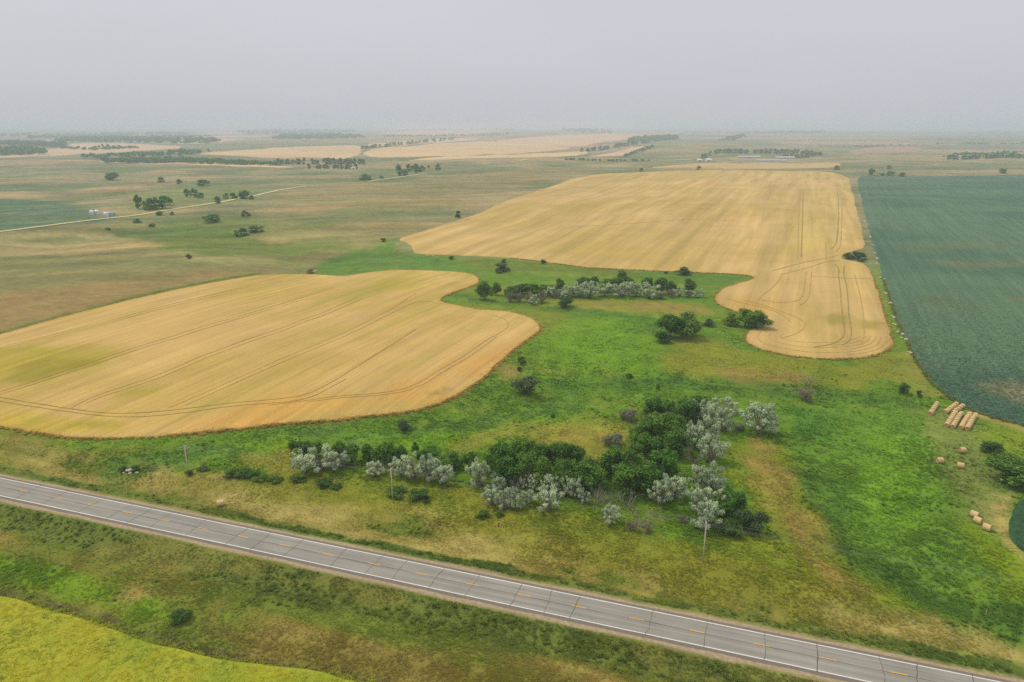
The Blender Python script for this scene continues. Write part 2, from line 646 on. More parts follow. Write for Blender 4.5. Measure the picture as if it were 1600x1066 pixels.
def ground_tone(x, y):
    r = np.hypot(x, y)
    n1 = fbm(x, y, 60, 5, 41)
    n2 = fbm(x, y * 1.0, 14, 4, 43)
    n3 = fbm(x, y, 320, 5, 47)
    n4 = fbm(x, y, 4.5, 3, 53)
    def mix(a, b, w):
        return a * (1 - w[:, None]) + b * w[:, None]
    green, olive, brown, dark = alb((92, 128, 40)), alb((122, 130, 46)), alb((146, 128, 66)), alb((80, 112, 42))
    near = np.tile(green, (len(x), 1))
    near = mix(near, np.tile(olive, (len(x), 1)), sstep(0.0, 0.8, n1 + 0.25 * n2) * 0.75)
    near = mix(near, np.tile(dark, (len(x), 1)), sstep(0.2, 0.9, -n1 + 0.4 * n2) * 0.45)
    near = mix(near, np.tile(brown, (len(x), 1)), sstep(0.6, 1.0, n2 + 0.5 * n4) * 0.15)
    # prairie pasture beyond
    pa, pt, pg, pb = alb((142, 136, 94)), alb((162, 146, 108)), alb((118, 126, 84)), alb((142, 122, 90))
    xs, ys = x * 0.35, y
    m1 = fbm(xs, ys, 170, 5, 61)
    m2 = fbm(xs, ys, 38, 4, 67)
    m3 = fbm(x, y, 700, 4, 71)
    far = np.tile(pa, (len(x), 1))
    far = mix(far, np.tile(pt, (len(x), 1)), sstep(-0.1, 0.5, m1 + 0.4 * m2) * 0.8)
    far = mix(far, np.tile(pg, (len(x), 1)), sstep(0.0, 0.6, -m1 + 0.5 * m3) * 0.85)
    far = mix(far, np.tile(pb, (len(x), 1)), sstep(0.3, 0.8, m2 + 0.3 * m3) * 0.55)
    hv = fbm(x, y, 130.0, 2, 21)
    far = mix(far, np.tile(alb((100, 118, 66)), (len(x), 1)), sstep(0.05, 0.7, -hv + 0.3 * m2) * 0.7)
    far = mix(far, np.tile(alb((172, 152, 104)), (len(x), 1)), sstep(0.15, 0.8, hv + 0.3 * m2) * 0.6)
    # distant farmland, a mosaic of darker and paler plots
    cell = vnoise(np.floor(x / 800.0 + 0.3 * m3), np.floor(y / 800.0), 77)
    plots = mix(far, np.tile(alb((120, 128, 92)), (len(x), 1)), np.clip(cell * 0.8, 0, 1))
    plots = mix(plots, np.tile(alb((178, 150, 108)), (len(x), 1)), np.clip(-cell * 0.9, 0, 1))
    far = mix(far, plots, sstep(2200, 4200, r))
    c = mix(near, far, sstep(420, 640, r + 40 * n1))

    P = Paint()
    # left pasture
    P.poly([(-300, 560), (0, 524), (260, 457), (400, 431), (480, 424), (560, 395), (620, 374), (700, 350), (400, 345), (-300, 360)], (140, 130, 80), 14)
    P.poly([(-200, 530), (0, 515), (150, 480), (330, 440), (420, 424), (330, 425), (100, 445), (-200, 470)], (150, 122, 74), 12, 0.9)
    P.poly([(-200, 470), (60, 450), (260, 430), (150, 420), (-200, 440)], (118, 116, 70), 14, 0.7)
    P.poly([(-100, 440), (120, 425), (260, 405), (400, 425), (300, 408), (100, 395), (-100, 405)], (112, 114, 66), 14, 0.6)
    P.poly([(120, 378), (240, 352), (330, 338), (440, 330), (520, 350), (540, 385), (430, 408), (330, 402), (240, 385)], (108, 122, 58), 14, 0.85)
    P.poly([(150, 360), (300, 352), (400, 372), (470, 392), (330, 400), (250, 385), (230, 372)], (92, 116, 50), 9, 0.8)
    P.poly([(210, 300), (330, 290), (440, 300), (420, 312), (300, 325), (215, 325)], (112, 134, 72), 20, 0.7)
    P.poly([(-200, 378), (0, 362), (170, 345), (140, 320), (60, 312), (-200, 310)], (78, 112, 78), 12, 0.9)
    P.poly([(140, 322), (330, 305), (300, 325), (190, 342)], (138, 138, 84), 12, 0.8)
    P.poly([(400, 378), (520, 345), (700, 320), (860, 285), (930, 270), (850, 262), (600, 285), (430, 300)], (146, 134, 84), 25, 0.7)
    P.poly([(520, 330), (640, 318), (700, 325), (620, 345), (540, 350)], (116, 124, 72), 22, 0.5)
    P.poly([(-200, 300), (100, 285), (330, 275), (500, 285), (300, 272), (0, 265), (-200, 265)], (150, 142, 100), 40, 0.6)
    P.poly([(-100, 378), (60, 366), (150, 362), (215, 372), (240, 386), (150, 396), (-100, 402)], (160, 146, 94), 8, 0.85)
    P.poly([(300, 402), (370, 398), (440, 404), (400, 412), (320, 410)], (158, 142, 92), 7, 0.7)
    P.poly([(380, 372), (470, 358), (560, 362), (500, 376), (430, 380)], (158, 144, 90), 9, 0.8)
    P.poly([(400, 330), (470, 318), (540, 320), (480, 336)], (166, 144, 98), 14, 0.7)
    P.poly([(440, 345), (520, 338), (540, 352), (470, 356)], (108, 120, 72), 10, 0.7)
    P.line([(240, 386), (330, 392), (420, 384), (520, 388)], 7.0, (98, 116, 56), 6.0, 0.7)
    P.line([(40, 378), (110, 372), (160, 376)], 6.0, (96, 108, 60), 5.0, 0.6)
    P.line([(110, 412), (220, 408), (300, 415)], 7.0, (104, 112, 64), 7.0, 0.6)
    P.line([(-80, 536), (0, 521), (150, 480), (330, 440), (400, 428)], 3.0, (84, 102, 38), 2.0)
    P.poly([(470, 424), (520, 405), (580, 382), (622, 374), (650, 397), (720, 399), (740, 425), (650, 420), (570, 425), (530, 432)], (90, 124, 54), 9)
    P.line([(500, 415), (560, 395), (640, 402), (720, 415)], 6.0, (76, 120, 48), 5.0, 0.7)
    # between the wheat fields
    P.poly([(690, 402), (860, 412), (1000, 423), (1170, 432), (1120, 445), (900, 430), (760, 425)], (98, 116, 46), 5, 0.9)
    P.poly([(1000, 424), (1172, 431), (1140, 447), (1000, 440)], (82, 120, 48), 4, 0.85)
    P.poly([(880, 470), (1000, 468), (1100, 478), (1145, 492), (1090, 498), (1000, 488), (930, 484)], (140, 130, 58), 5, 0.9)
    P.poly([(990, 476), (1070, 476), (1060, 486), (1000, 484)], (150, 122, 66), 4, 0.7)
    P.line([(700, 458), (760, 472), (850, 480), (930, 490), (1010, 502), (1030, 520)], 5.0, (76, 112, 46), 3.5, 0.85)
    P.poly([(860, 500), (960, 495), (1030, 525), (1050, 545), (1000, 580), (900, 580), (850, 560), (845, 520)], (102, 140, 36), 7, 0.9)
    P.poly([(1020, 560), (1090, 530), (1180, 545), (1300, 566), (1395, 556), (1430, 600), (1330, 608), (1200, 602), (1080, 592)], (126, 128, 42), 7, 0.95)
    P.poly([(1100, 572), (1180, 572), (1245, 590), (1235, 606), (1150, 600)], (146, 122, 62), 5, 0.85)
    P.poly([(1270, 572), (1330, 580), (1320, 600), (1260, 595)], (104, 126, 40), 5, 0.7)
    P.poly([(1395, 545), (1425, 552), (1465, 606), (1480, 622), (1430, 612)], (132, 132, 56), 3, 0.9)
    P.line([(870, 600), (960, 602), (1060, 598), (1160, 605), (1260, 615), (1400, 628)], 5.0, (74, 110, 46), 4.0, 0.8)
    P.line([(560, 690), (640, 674), (740, 664), (840, 645), (890, 620)], 4.0, (88, 124, 54), 3.0, 0.75)
    P.line([(190, 740), (270, 716), (350, 698), (440, 683), (520, 672)], 5.0, (82, 118, 52), 4.0, 0.85)
    P.poly([(0, 690), (180, 700), (300, 690), (260, 705), (120, 715), (0, 712)], (112, 116, 44), 4, 0.8)
    P.poly([(350, 690), (420, 678), (460, 690), (520, 700), (470, 705), (400, 700)], (104, 140, 28), 4, 0.7)
    P.poly([(560, 690), (650, 680), (760, 675), (720, 705), (640, 700)], (98, 138, 30), 4, 0.75)
    P.poly([(770, 575), (806, 565), (812, 585), (790, 595)], (146, 124, 66), 3, 0.8)
    P.line([(842, 520), (812, 542), (782, 567), (757, 592), (722, 617), (672, 640), (612, 650), (540, 657), (450, 664), (300, 679)], 1.4, (116, 108, 52), 1.6, 0.6)
    P.poly([(720, 700), (790, 668), (900, 655), (985, 668), (950, 720), (880, 690), (800, 690)], (140, 136, 54), 6, 0.9)
    P.poly([(830, 690), (900, 672), (950, 682), (900, 698)], (156, 130, 58), 5, 0.6)
    # right meadow
    P.poly([(1195, 628), (1330, 634), (1425, 640), (1448, 700), (1488, 790), (1520, 880), (1560, 960), (1640, 985), (1640, 1020), (1500, 975),
            (1410, 935), (1330, 895), (1290, 850), (1270, 790), (1250, 730), (1215, 680)], (94, 130, 44), 4, 1.0)
    P.poly([(1370, 680), (1430, 690), (1470, 790), (1450, 860), (1390, 830), (1350, 750)], (104, 146, 36), 7, 0.75)
    P.poly([(1265, 740), (1330, 740), (1345, 800), (1290, 815)], (74, 108, 44), 5, 0.75)
    P.poly([(1240, 640), (1300, 650), (1290, 690), (1250, 680)], (58, 112, 44), 4, 0.6)
    P.line([(1255, 740), (1285, 820), (1330, 880), (1420, 922), (1500, 950), (1600, 968)], 4.5, (70, 102, 42), 3.5, 0.85)
    P.line([(1400, 640), (1440, 700)], 4.0, (96, 138, 50), 3, 0.6)
    P.poly([(1430, 640), (1480, 640), (1535, 655), (1545, 690), (1570, 750), (1585, 790), (1560, 840), (1515, 810), (1480, 745), (1450, 690)], (116, 132, 66), 3, 0.95)
    P.poly([(1535, 790), (1580, 770), (1585, 840), (1600, 880), (1560, 845)], (180, 156, 90), 2.5, 0.9)
    P.poly([(1550, 655), (1600, 668), (1640, 690), (1640, 740), (1600, 720), (1540, 690)], (118, 140, 40), 3, 0.9)
    P.line([(1520, 645), (1560, 657), (1640, 680)], 2.0, (168, 144, 82), 2.0, 0.8)
    P.poly([(1510, 820), (1560, 850), (1640, 910), (1640, 950), (1560, 935)], (112, 136, 26), 3, 0.9)
    # tree knoll and the ground below it
    P.poly([(1120, 700), (1200, 680), (1250, 745), (1290, 850), (1335, 905), (1420, 945), (1250, 935), (1100, 885), (1190, 810)], (118, 130, 34), 4, 0.95)
    P.line([(1185, 700), (1205, 745), (1232, 800), (1262, 860), (1300, 905)], 4.5, (150, 124, 64), 4.5, 0.85)
    P.poly([(300, 755), (460, 740), (700, 765), (900, 805), (1080, 850), (1300, 925), (1250, 950), (900, 880), (600, 805), (320, 775)], (128, 126, 40), 5, 0.85)
    P.poly([(380, 712), (460, 708), (455, 735), (380, 728)], (142, 130, 50), 3, 0.8)
    P.poly([(880, 790), (1020, 790), (1080, 830), (960, 825)], (104, 130, 30), 4, 0.8)
    # south of the road
    P.poly([(-60, 868), (60, 885), (200, 925), (262, 962), (200, 972), (80, 925), (-60, 900)], (98, 134, 30), 2.5, 0.9)
    P.line([(-100, 910), (0, 933), (140, 969), (300, 1024), (460, 1047), (640, 1080)], 1.6, (96, 84, 52), 1.3, 0.9)
    P.poly([(330, 985), (560, 1010), (900, 1066), (800, 1090), (480, 1045)], (120, 108, 44), 3.5, 0.75)
    # road verges
    d = road_d(x, y)
    s = (x - RD0[0]) * RDIR[0] + (y - RD0[1]) * RDIR[1]
    jag = fbm(s * 0.4, d, 5.0, 4, 83) * 2.2
    patch = fbm(s * 0.35, d, 9.0, 4, 87)
    T = lambda rgb: np.tile(alb(rgb), (len(x), 1))
    vn = mix(T((150, 130, 66)), T((180, 156, 92)), sstep(0.0, 0.6, patch))
    vn = mix(vn, T((96, 106, 40)), sstep(0.15, 0.7, -patch + 0.4 * n4))
    wn_ = sstep(8.5, 11.0, d + jag) * (1 - sstep(19, 28, d + jag * 2.0))
    c = mix(c, vn, wn_ * 0.8)
    c = mix(c, mix(T((104, 116, 50)), T((84, 106, 46)), sstep(-0.2, 0.4, patch)), sstep(5.4, 6.2, d) * (1 - sstep(8.6, 10.8, d + jag)))
    c0 = mix(T((128, 120, 50)), T((152, 126, 68)), sstep(0.0, 0.55, patch))
    c0 = mix(c0, T((92, 112, 42)), sstep(-0.05, 0.5, -patch + 0.3 * n4) * 0.7)
    sd = -d
    c = mix(c, c0, sstep(11, 15, sd + jag) * (1 - sstep(60, 70, sd)) * 0.8)
    c = mix(c, mix(T((98, 112, 50)), T((122, 122, 56)), sstep(-0.1, 0.6, patch)), sstep(5.6, 6.4, sd) * (1 - sstep(12, 17, sd + jag * 1.4)))
    c = mix(c, T((150, 134, 92)), (1 - sstep(5.7, 6.5, np.abs(d) + 0.25 * jag)))
    c = P.apply(x, y, c)
    c *= (1 + 0.10 * n4 + 0.08 * n2)[:, None]
    nr_ = 1 - sstep(450, 900, r)
    gr_ = np.clip((c[:, 1] / (c[:, 0] + 1e-5) - 0.9) * 1.6, 0, 1)
    c = c * (1 + nr_[:, None] * (np.array([0.07, 0.10, 0.06])[None] + gr_[:, None] * np.array([0.18, 0.03, -0.16])[None]))
    return np.clip(c, 0.003, 0.9)


# ------------------------------------------------------------------ ground: one sheet out to the horizon
fa = np.radians(np.arange(-43, 43.001, 0.17))
ca_ = np.radians(np.concatenate([np.arange(46, 180, 5.0), np.arange(-179, -44, 5.0)]))
ang = np.concatenate([fa, ca_])
rr = np.concatenate([[1.0, 12, 25, 38, 50, 60], 60 * 1.0075 ** np.arange(1, 330)])
rr = np.concatenate([rr, rr[-1] * 1.013 ** np.arange(1, int(math.log(25500 / rr[-1]) / math.log(1.013)) + 1)])
A_, R_ = np.meshgrid(ang, rr)
gx, gy = (R_ * np.sin(A_)).ravel(), (R_ * np.cos(A_)).ravel()
gz = hgt(gx, gy)
na, nr = len(ang), len(rr)
ii, jj = np.meshgrid(np.arange(nr - 1), np.arange(na), indexing='ij')
j2 = (jj + 1) % na
GF = np.stack([ii * na + jj, (ii + 1) * na + jj, (ii + 1) * na + j2, ii * na + j2], -1).reshape(-1, 4)[:, ::-1]
gc = ground_tone(gx, gy)
ground = link('ground', mesh_np('ground', np.stack([gx, gy, gz], 1), GF, True, gc, 'col', sstep(380, 620, np.hypot(gx, gy))), None, M['ground'])
tag(ground, kind='structure')
print('ground', round(time.time() - T0, 1), len(GF))

# ------------------------------------------------------------------ highway
def rpt(s, d, z):
    p = RD0 + RDIR * s + RNRM * d
    return (p[0], p[1], z)


def strip(name, mat, s0, s1, prof, parent=None, step=4.0, wob=None):
    """ribbon along the road: prof is a list of (offset, z)"""
    ss = np.arange(s0, s1 + step * 0.5, step)
    V, F = [], []
    k = len(prof)
    for i, s in enumerate(ss):
        for q, (d, z) in enumerate(prof):
            w = wob(s, q) if wob else 0.0
            V.append(rpt(s, d + w, z))
    for i in range(len(ss) - 1):
        for q in range(k - 1):
            a = i * k + q
            F.append((a, a + k, a + k + 1, a + 1))
    return link(name, mesh_np(name, V, F), parent, mat)


def mat_asphalt():
    m, nt, N, L, b = new_mat('worn_asphalt')
    v = coords(nt)
    vr = coords(nt, -math.atan2(RDIR[1], RDIR[0]), (0.03, 1, 1))
    f1 = noise_node(nt, v, 6.0, 6, 0.7)
    f2 = noise_node(nt, vr, 1.1, 3, 0.5)
    f3 = noise_node(nt, v, 0.12, 4, 0.6)
    c = mixc(nt, mrange(nt, f2, 0.35, 0.65, 0, 1), alb((144, 139, 128)), alb((162, 156, 144)))
    c = mixc(nt, 1.0, c, grey(nt, mrange(nt, f1, 0.25, 0.75, 0.86, 1.14)), 'MULTIPLY')
    c = mixc(nt, 1.0, c, grey(nt, mrange(nt, f3, 0.3, 0.7, 0.92, 1.08)), 'MULTIPLY')
    L.new(c, b.inputs['Base Color'])
    b.inputs['Roughness'].default_value = 0.85
    return m


def mat_paint(name, rgb, worn, amt):
    m, nt, N, L, b = new_mat(name)
    v = coords(nt)
    f1 = noise_node(nt, v, 2.5, 6, 0.75)
    c = mixc(nt, mrange(nt, f1, 0.5, 0.68, 0, amt), rgb, worn)
    L.new(c, b.inputs['Base Color'])
    b.inputs['Roughness'].default_value = 0.7
    return m


M['asphalt'] = mat_asphalt()
M['shoulder'] = mat_plain('shoulder_asphalt', alb((128, 116, 102)), 0.14, 1.2)
M['gravel'] = mat_plain('gravel', alb((168, 150, 118)), 0.28, 1.2)
M['white_line'] = mat_paint('white_paint', alb((240, 238, 230)), alb((160, 152, 142)), 0.5)
M['yellow_line'] = mat_paint('yellow_paint', alb((232, 176, 58)), alb((170, 150, 108)), 0.5)
M['tar'] = mat_plain('tar_sealant', alb((88, 82, 76)), 0.25, 1.5)
M['tar_thin'] = mat_plain('worn_joint_tar', alb((112, 104, 96)), 0.25, 0.6)

S0, S1 = -420.0, 340.0
_edge = lambda s, q: 0.0 if q not in (0, 1, 4, 5) else (0.28 * math.sin(s * 0.21 + q) + 0.2 * math.sin(s * 0.67 + 2 * q)) * (1 if q in (0, 5) else 0.8)
shoulder = strip('gravel_shoulder', M['gravel'], S0, S1, [(-6.6, -0.40), (-5.55, -0.03), (-4.2, -0.008), (4.2, -0.008), (5.35, -0.03), (6.4, -0.40)], None, 1.5, _edge)
tag(shoulder, kind='structure')
road = strip('road', M['asphalt'], S0, S1, [(-3.9, 0.0), (0.0, 0.05), (3.9, 0.0)], None, 6)
tag(road, kind='structure')
strip('paved_shoulder', M['shoulder'], S0, S1, [(-4.75, -0.006), (-3.9, -0.001)], road, 3.0, lambda s, q: (0.08 * math.sin(s * 0.5) + 0.06 * math.sin(s * 1.7)) if q == 0 else 0)
strip('paved_shoulder', M['shoulder'], S0, S1, [(3.9, -0.001), (4.55, -0.006)], road, 3.0, lambda s, q: (0.08 * math.sin(s * 0.6) + 0.06 * math.sin(s * 1.5)) if q == 1 else 0)


def crown_z(d):
    return 0.05 * (1 - abs(d) / 3.9)


for dd in (-3.62, 3.62):
    strip('edge_line', M['white_line'], S0, S1, [(dd - 0.1, crown_z(dd) + 0.006), (dd + 0.1, crown_z(dd) + 0.006)], road, 6)
k0 = 0
for k in range(-30, 27):
    s_c = k * 12.192
    strip('centre_dash', M['yellow_line'], s_c - 1.52, s_c + 1.53, [(-0.12 + 0.2, 0.056), (0.12 + 0.2, 0.056)], road, 1.52)


def road_sd(px):
    P = flat(px)
    q = P - RD0
    return q @ RDIR, q @ RNRM


def ribbon(name, P, width, z, mat, parent):
    """flat ribbon along 2-D points P (n,2) with heights z (n,)"""
    P = np.asarray(P, float)
    t = np.gradient(P, axis=0)
    t /= np.linalg.norm(t, axis=1)[:, None] + 1e-9
    nrm = np.stack([-t[:, 1], t[:, 0]], 1)
    w = (width if np.ndim(width) else np.full(len(P), width))[:, None] / 2
    L_, R__ = P + nrm * w, P - nrm * w
    V = np.concatenate([np.column_stack([L_, z]), np.column_stack([R__, z])])
    n = len(P)
    i = np.arange(n - 1)
    F = np.stack([i + n, i + 1 + n, i + 1, i], 1)
    return link(name, mesh_np(name, V, F), parent, mat)


CRACKS = [((62, 760), (32, 775)), ((101, 770), (72, 785)), ((158, 783), (128, 797)), ((201, 792), (174, 806)), ((230, 799), (200, 814)),
          ((260, 807), (239, 821)), ((316, 816), (294, 834)), ((383, 829), (358, 848)), ((419, 837), (393, 856)), ((468, 848), (439, 870)),
          ((537, 863), (518, 884)), ((598, 870), (572, 895)), ((635, 877), (612, 905)), ((694, 889), (667, 919)), ((749, 900), (727, 933)), ((815, 914), (795, 946)),
          ((862, 923), (844, 959)), ((906, 932), (889, 967)), ((1021, 955), (1010, 994)), ((1105, 973), (1097, 1012)), ((1195, 990), (1192, 1032)),
          ((1277, 1008), (1280, 1050)), ((1373, 1027), (1377, 1068)), ((1432, 1039), (1436, 1080)), ((1520, 1056), (1530, 1100))]
rng = np.random.default_rng(3)
for a, b_ in CRACKS:
    s_, d_ = road_sd([a, b_])
    tt = np.linspace(0, 1, 15)
    dd = np.linspace(4.1, -4.1, 15)
    sm = np.interp(dd[::-1], [min(d_), max(d_)], [s_[np.argmin(d_)], s_[np.argmax(d_)]])[::-1]
    sm = sm + np.cumsum(rng.normal(0, 0.07, 15))
    P = np.array([RD0 + RDIR * s + RNRM * d for s, d in zip(sm, dd)])
    ribbon('crack_seal', P, rng.uniform(0.08, 0.18, 15) * rng.uniform(0.6, 1.1), np.array([crown_z(d) for d in dd]) + 0.011, M['tar'], road)
ss = np.arange(S0, S1, 1.5)
for off, wd, mt, zz in ((-0.02, 0.13, 'tar', 0.060), (-3.95, 0.10, 'tar_thin', 0.004), (1.9, 0.05, 'tar_thin', 0.034)):
    wv = off + 0.05 * np.sin(ss * 0.23) + 0.03 * np.sin(ss * 0.9 + 1)
    P = RD0[None] + RDIR[None] * ss[:, None] + RNRM[None] * wv[:, None]
    ribbon('joint_seal', P, np.clip(wd * (0.8 + 0.5 * np.sin(ss * 0.13) * np.sin(ss * 0.41)), 0.03, 1), np.full(len(ss), zz), M[mt], road)
print('road', round(time.time() - T0, 1))

# ------------------------------------------------------------------ crop fields
def field(name, label, px, height, mat, tone, paint=None, fa_=0.45, fr=1.016, jag=0.35, kind='stuff', cat='field'):
    P = unproject(px)[:, :2]
    P = chaikin(P, 2)
    P = densify(P, lambda a: max(1.2, np.hypot(*a) * 0.008))
    rP = np.hypot(P[:, 0], P[:, 1])
    P = P + np.stack([fbm(P[:, 0], P[:, 1], 9, 3, 201), fbm(P[:, 0], P[:, 1], 9, 3, 203)], 1) * (jag + rP * 0.0006)[:, None]
    aP = np.arctan2(P[:, 0], P[:, 1])
    a = np.arange(aP.min(), aP.max(), math.radians(fa_))
    r = rP.min() * fr ** np.arange(0, int(math.log(rP.max() / rP.min()) / math.log(fr)) + 1)
    A, R = np.meshgrid(a, r)
    A = A + (np.arange(len(r)) % 2)[:, None] * math.radians(fa_) * 0.5
    x, y = (R * np.sin(A)).ravel(), (R * np.cos(A)).ravel()
    sd = poly_sd(x, y, [tuple(p) for p in P])
    ok = sd < -0.35 * np.hypot(x, y) * math.radians(fa_)
    x, y = x[ok], y[ok]
    nb = len(P)
    # scaled so the triangulator works near unit size
    sc = 1.0 / max(rP.max(), 1)
    verts = [Vector((p[0] * sc, p[1] * sc)) for p in P] + [Vector((xx * sc, yy * sc)) for xx, yy in zip(x, y)]
    edges = [(i, (i + 1) % nb) for i in range(nb)]
    vo, eo, fo, ov, oe, of = delaunay_2d_cdt(verts, edges, [list(range(nb))], 1, 1e-7)
    V2 = np.array([(v[0] / sc, v[1] / sc) for v in vo])
    tri = np.array([f for f in fo if len(f) == 3], np.int32)
    # top faces up
    c = (V2[tri[:, 1]] - V2[tri[:, 0]])
    d = (V2[tri[:, 2]] - V2[tri[:, 0]])
    fl = c[:, 0] * d[:, 1] - c[:, 1] * d[:, 0] < 0
    tri[fl] = tri[fl][:, ::-1]
    zt = hgt(V2[:, 0], V2[:, 1]) + height
    # skirt along the boundary
    from collections import Counter
    ec = Counter()
    for f in tri:
        for q in range(3):
            ec[(min(f[q], f[(q + 1) % 3]), max(f[q], f[(q + 1) % 3]))] += 1
    V = np.column_stack([V2, zt])
    n0 = len(V)
    low = V.copy()
    low[:, 2] -= height + 0.4
    out_ = np.zeros((n0, 2))
    for f in tri:
        for q in range(3):
            i, j = f[q], f[(q + 1) % 3]
            if ec[(min(i, j), max(i, j))] == 1:
                e_ = V2[j] - V2[i]
                n_ = np.array([e_[1], -e_[0]]) / (np.linalg.norm(e_) + 1e-9)
                out_[i] += n_
                out_[j] += n_
    low[:, :2] += out_ / (np.linalg.norm(out_, axis=1)[:, None] + 1e-9) * 1.1
    F2 = []
    for f in tri:
        for q in range(3):
            i, j = f[q], f[(q + 1) % 3]
            if ec[(min(i, j), max(i, j))] == 1:
                F2.append((n0 + j, n0 + i, 2 * n0 + i))
                F2.append((n0 + j, 2 * n0 + i, 2 * n0 + j))
    F = np.concatenate([tri, np.array(F2, np.int32)])
    col = tone(V2[:, 0], V2[:, 1])
    if paint:
        col = paint.apply(V2[:, 0], V2[:, 1], col)
    o = link(name, mesh_np(name, np.concatenate([V, V, low]), F, True, np.concatenate([col, col, col])), None, mat)
    tag(o, label, cat, None, kind)
    return o


def tone2(a, b, size=40, seed=5, w=0.6, stretch=(1, 1)):
    a, b = alb(a), alb(b)

    def f(x, y):
        n = sstep(-0.5, 0.5, fbm(x * stretch[0], y * stretch[1], size, 4, seed))
        return a[None] * (1 - w * n[:, None]) + b[None] * (w * n[:, None])
    return f


def px_angle(a, b):
    p = flat([a, b])
    return math.atan2(p[1][1] - p[0][1], p[1][0] - p[0][0])


ANG1 = px_angle((120, 634), (450, 510))
ANG2 = px_angle((1250, 410), (1262, 300))
WG = tuple(alb((158, 150, 58)))
M['wheat1'] = mat_crop('ripe_wheat', ANG1, 0.30, 1.6, 0.13, 0.16, WG, 0.7)
M['wheat2'] = mat_crop('ripe_wheat_far', ANG2, 0.07, 1.2, 0.17, 0.14, tuple(alb((168, 148, 70))), 0.55)
M['soy'] = mat_crop('green_row_crop', ANG2, 0.25, 0.8, 0.14, 0.34)
M['canola'] = mat_crop('yellow_bloom_crop', math.radians(20), 0.9, 2.6, 0.06, 0.26, tuple(alb((112, 150, 34))), 0.6)
M['farcrop'] = mat_crop('distant_grain', 0.3, 0.05, 0.2, 0.06, 0.06)

p1 = Paint()
p1.poly([(-40, 545), (60, 540), (190, 543), (200, 556), (120, 580), (40, 600), (-40, 598)], (172, 156, 52), 6, 0.85)
p1.poly([(20, 575), (80, 560), (140, 570), (60, 598), (10, 596)], (146, 136, 42), 4, 0.7)
p1.poly([(-60, 650), (70, 650), (200, 668), (120, 682), (0, 668)], (190, 164, 58), 3, 0.8)
p1.poly([(140, 660), (200, 662), (190, 670), (120, 668)], (150, 142, 46), 2, 0.7)
p1.poly([(560, 440), (600, 432), (680, 440), (650, 455), (600, 455)], (184, 164, 66), 7, 0.8)
p1.poly([(560, 426), (700, 427), (740, 432), (640, 434)], (192, 172, 72), 4, 0.7)
p1.poly([(200, 610), (270, 600), (260, 622), (190, 622)], (178, 158, 62), 3, 0.7)
p1.poly([(380, 625), (480, 612), (600, 610), (760, 560), (820, 520), (760, 590), (640, 640), (420, 660), (330, 660)], (212, 162, 82), 8, 0.7)
p1.poly([(660, 618), (700, 608), (700, 614), (670, 622)], (150, 140, 60), 1.2, 0.7)
wheat_w = field('wheat_field', 'golden wheat field at left with curved edge beside green meadow', W1_PX, 0.45, M['wheat1'],
                tone2((206, 171, 104), (194, 163, 86), 50, 5, 0.8), p1)
p2 = Paint()
p2.poly([(1040, 285), (1120, 280), (1130, 295), (1060, 300)], (216, 174, 98), 12, 0.35)
p2.poly([(1100, 330), (1180, 325), (1190, 355), (1110, 350)], (214, 172, 98), 12, 0.3)
p2.poly([(1230, 340), (1290, 330), (1300, 380), (1240, 395)], (188, 164, 80), 10, 0.6)
p2.poly([(880, 370), (960, 380), (1050, 395), (1000, 402), (860, 392)], (196, 166, 84), 14, 0.6)
p2.poly([(1290, 490), (1320, 492), (1322, 508), (1292, 508)], (150, 142, 52), 2.5, 0.75)
p2.poly([(1340, 500), (1375, 503), (1375, 515), (1345, 516)], (156, 144, 54), 2.5, 0.75)
p2.poly([(1160, 462), (1230, 470), (1200, 490), (1150, 480)], (204, 164, 84), 5, 0.6)
p2.poly([(1180, 300), (1310, 295), (1320, 315), (1180, 318)], (196, 168, 96), 14, 0.5)
wheat_e = field('wheat_field', 'long golden wheat field reaching back to the pasture with rounded lower lobe', W2_PX, 0.45, M['wheat2'],
                tone2((206, 173, 108), (192, 162, 90), 90, 7, 0.7), p2)
p3 = Paint()
p3.poly([(1440, 408), (1560, 412), (1640, 405), (1640, 416), (1500, 420)], (120, 116, 74), 7, 0.5)
p3.poly([(1395, 385), (1450, 385), (1560, 375), (1570, 388), (1420, 395)], (114, 114, 74), 7, 0.4)
p3.poly([(1530, 605), (1580, 598), (1680, 620), (1680, 642), (1560, 625)], (146, 132, 92), 6, 0.55)
p3.poly([(1560, 465), (1640, 465), (1640, 473), (1580, 472)], (120, 108, 68), 4, 0.6)
p3.poly([(1420, 465), (1480, 460), (1500, 480), (1430, 485)], (92, 102, 66), 8, 0.5)
soy = field('soybean_field', 'large dark blue-green row crop field along the right edge', SOY_PX, 0.45, M['soy'],
            tone2((78, 108, 82), (96, 120, 90), 60, 9, 0.8, (0.4, 1)), p3)
soy2 = field('soybean_field', 'small corner of dark green row crop at the right edge below the bush', SOY2_PX, 0.5, M['soy'],
             tone2((56, 90, 54), (68, 102, 58), 12, 9, 0.7), None, 0.6, 1.02, 0.6)
canola = field('canola_field', 'yellow-green flowering crop field in the bottom left corner', CAN_PX, 0.9, M['canola'],
               tone2((168, 166, 50), (142, 158, 50), 9, 15, 0.7), None, 0.5, 1.012, 0.5)
print('fields', round(time.time() - T0, 1))

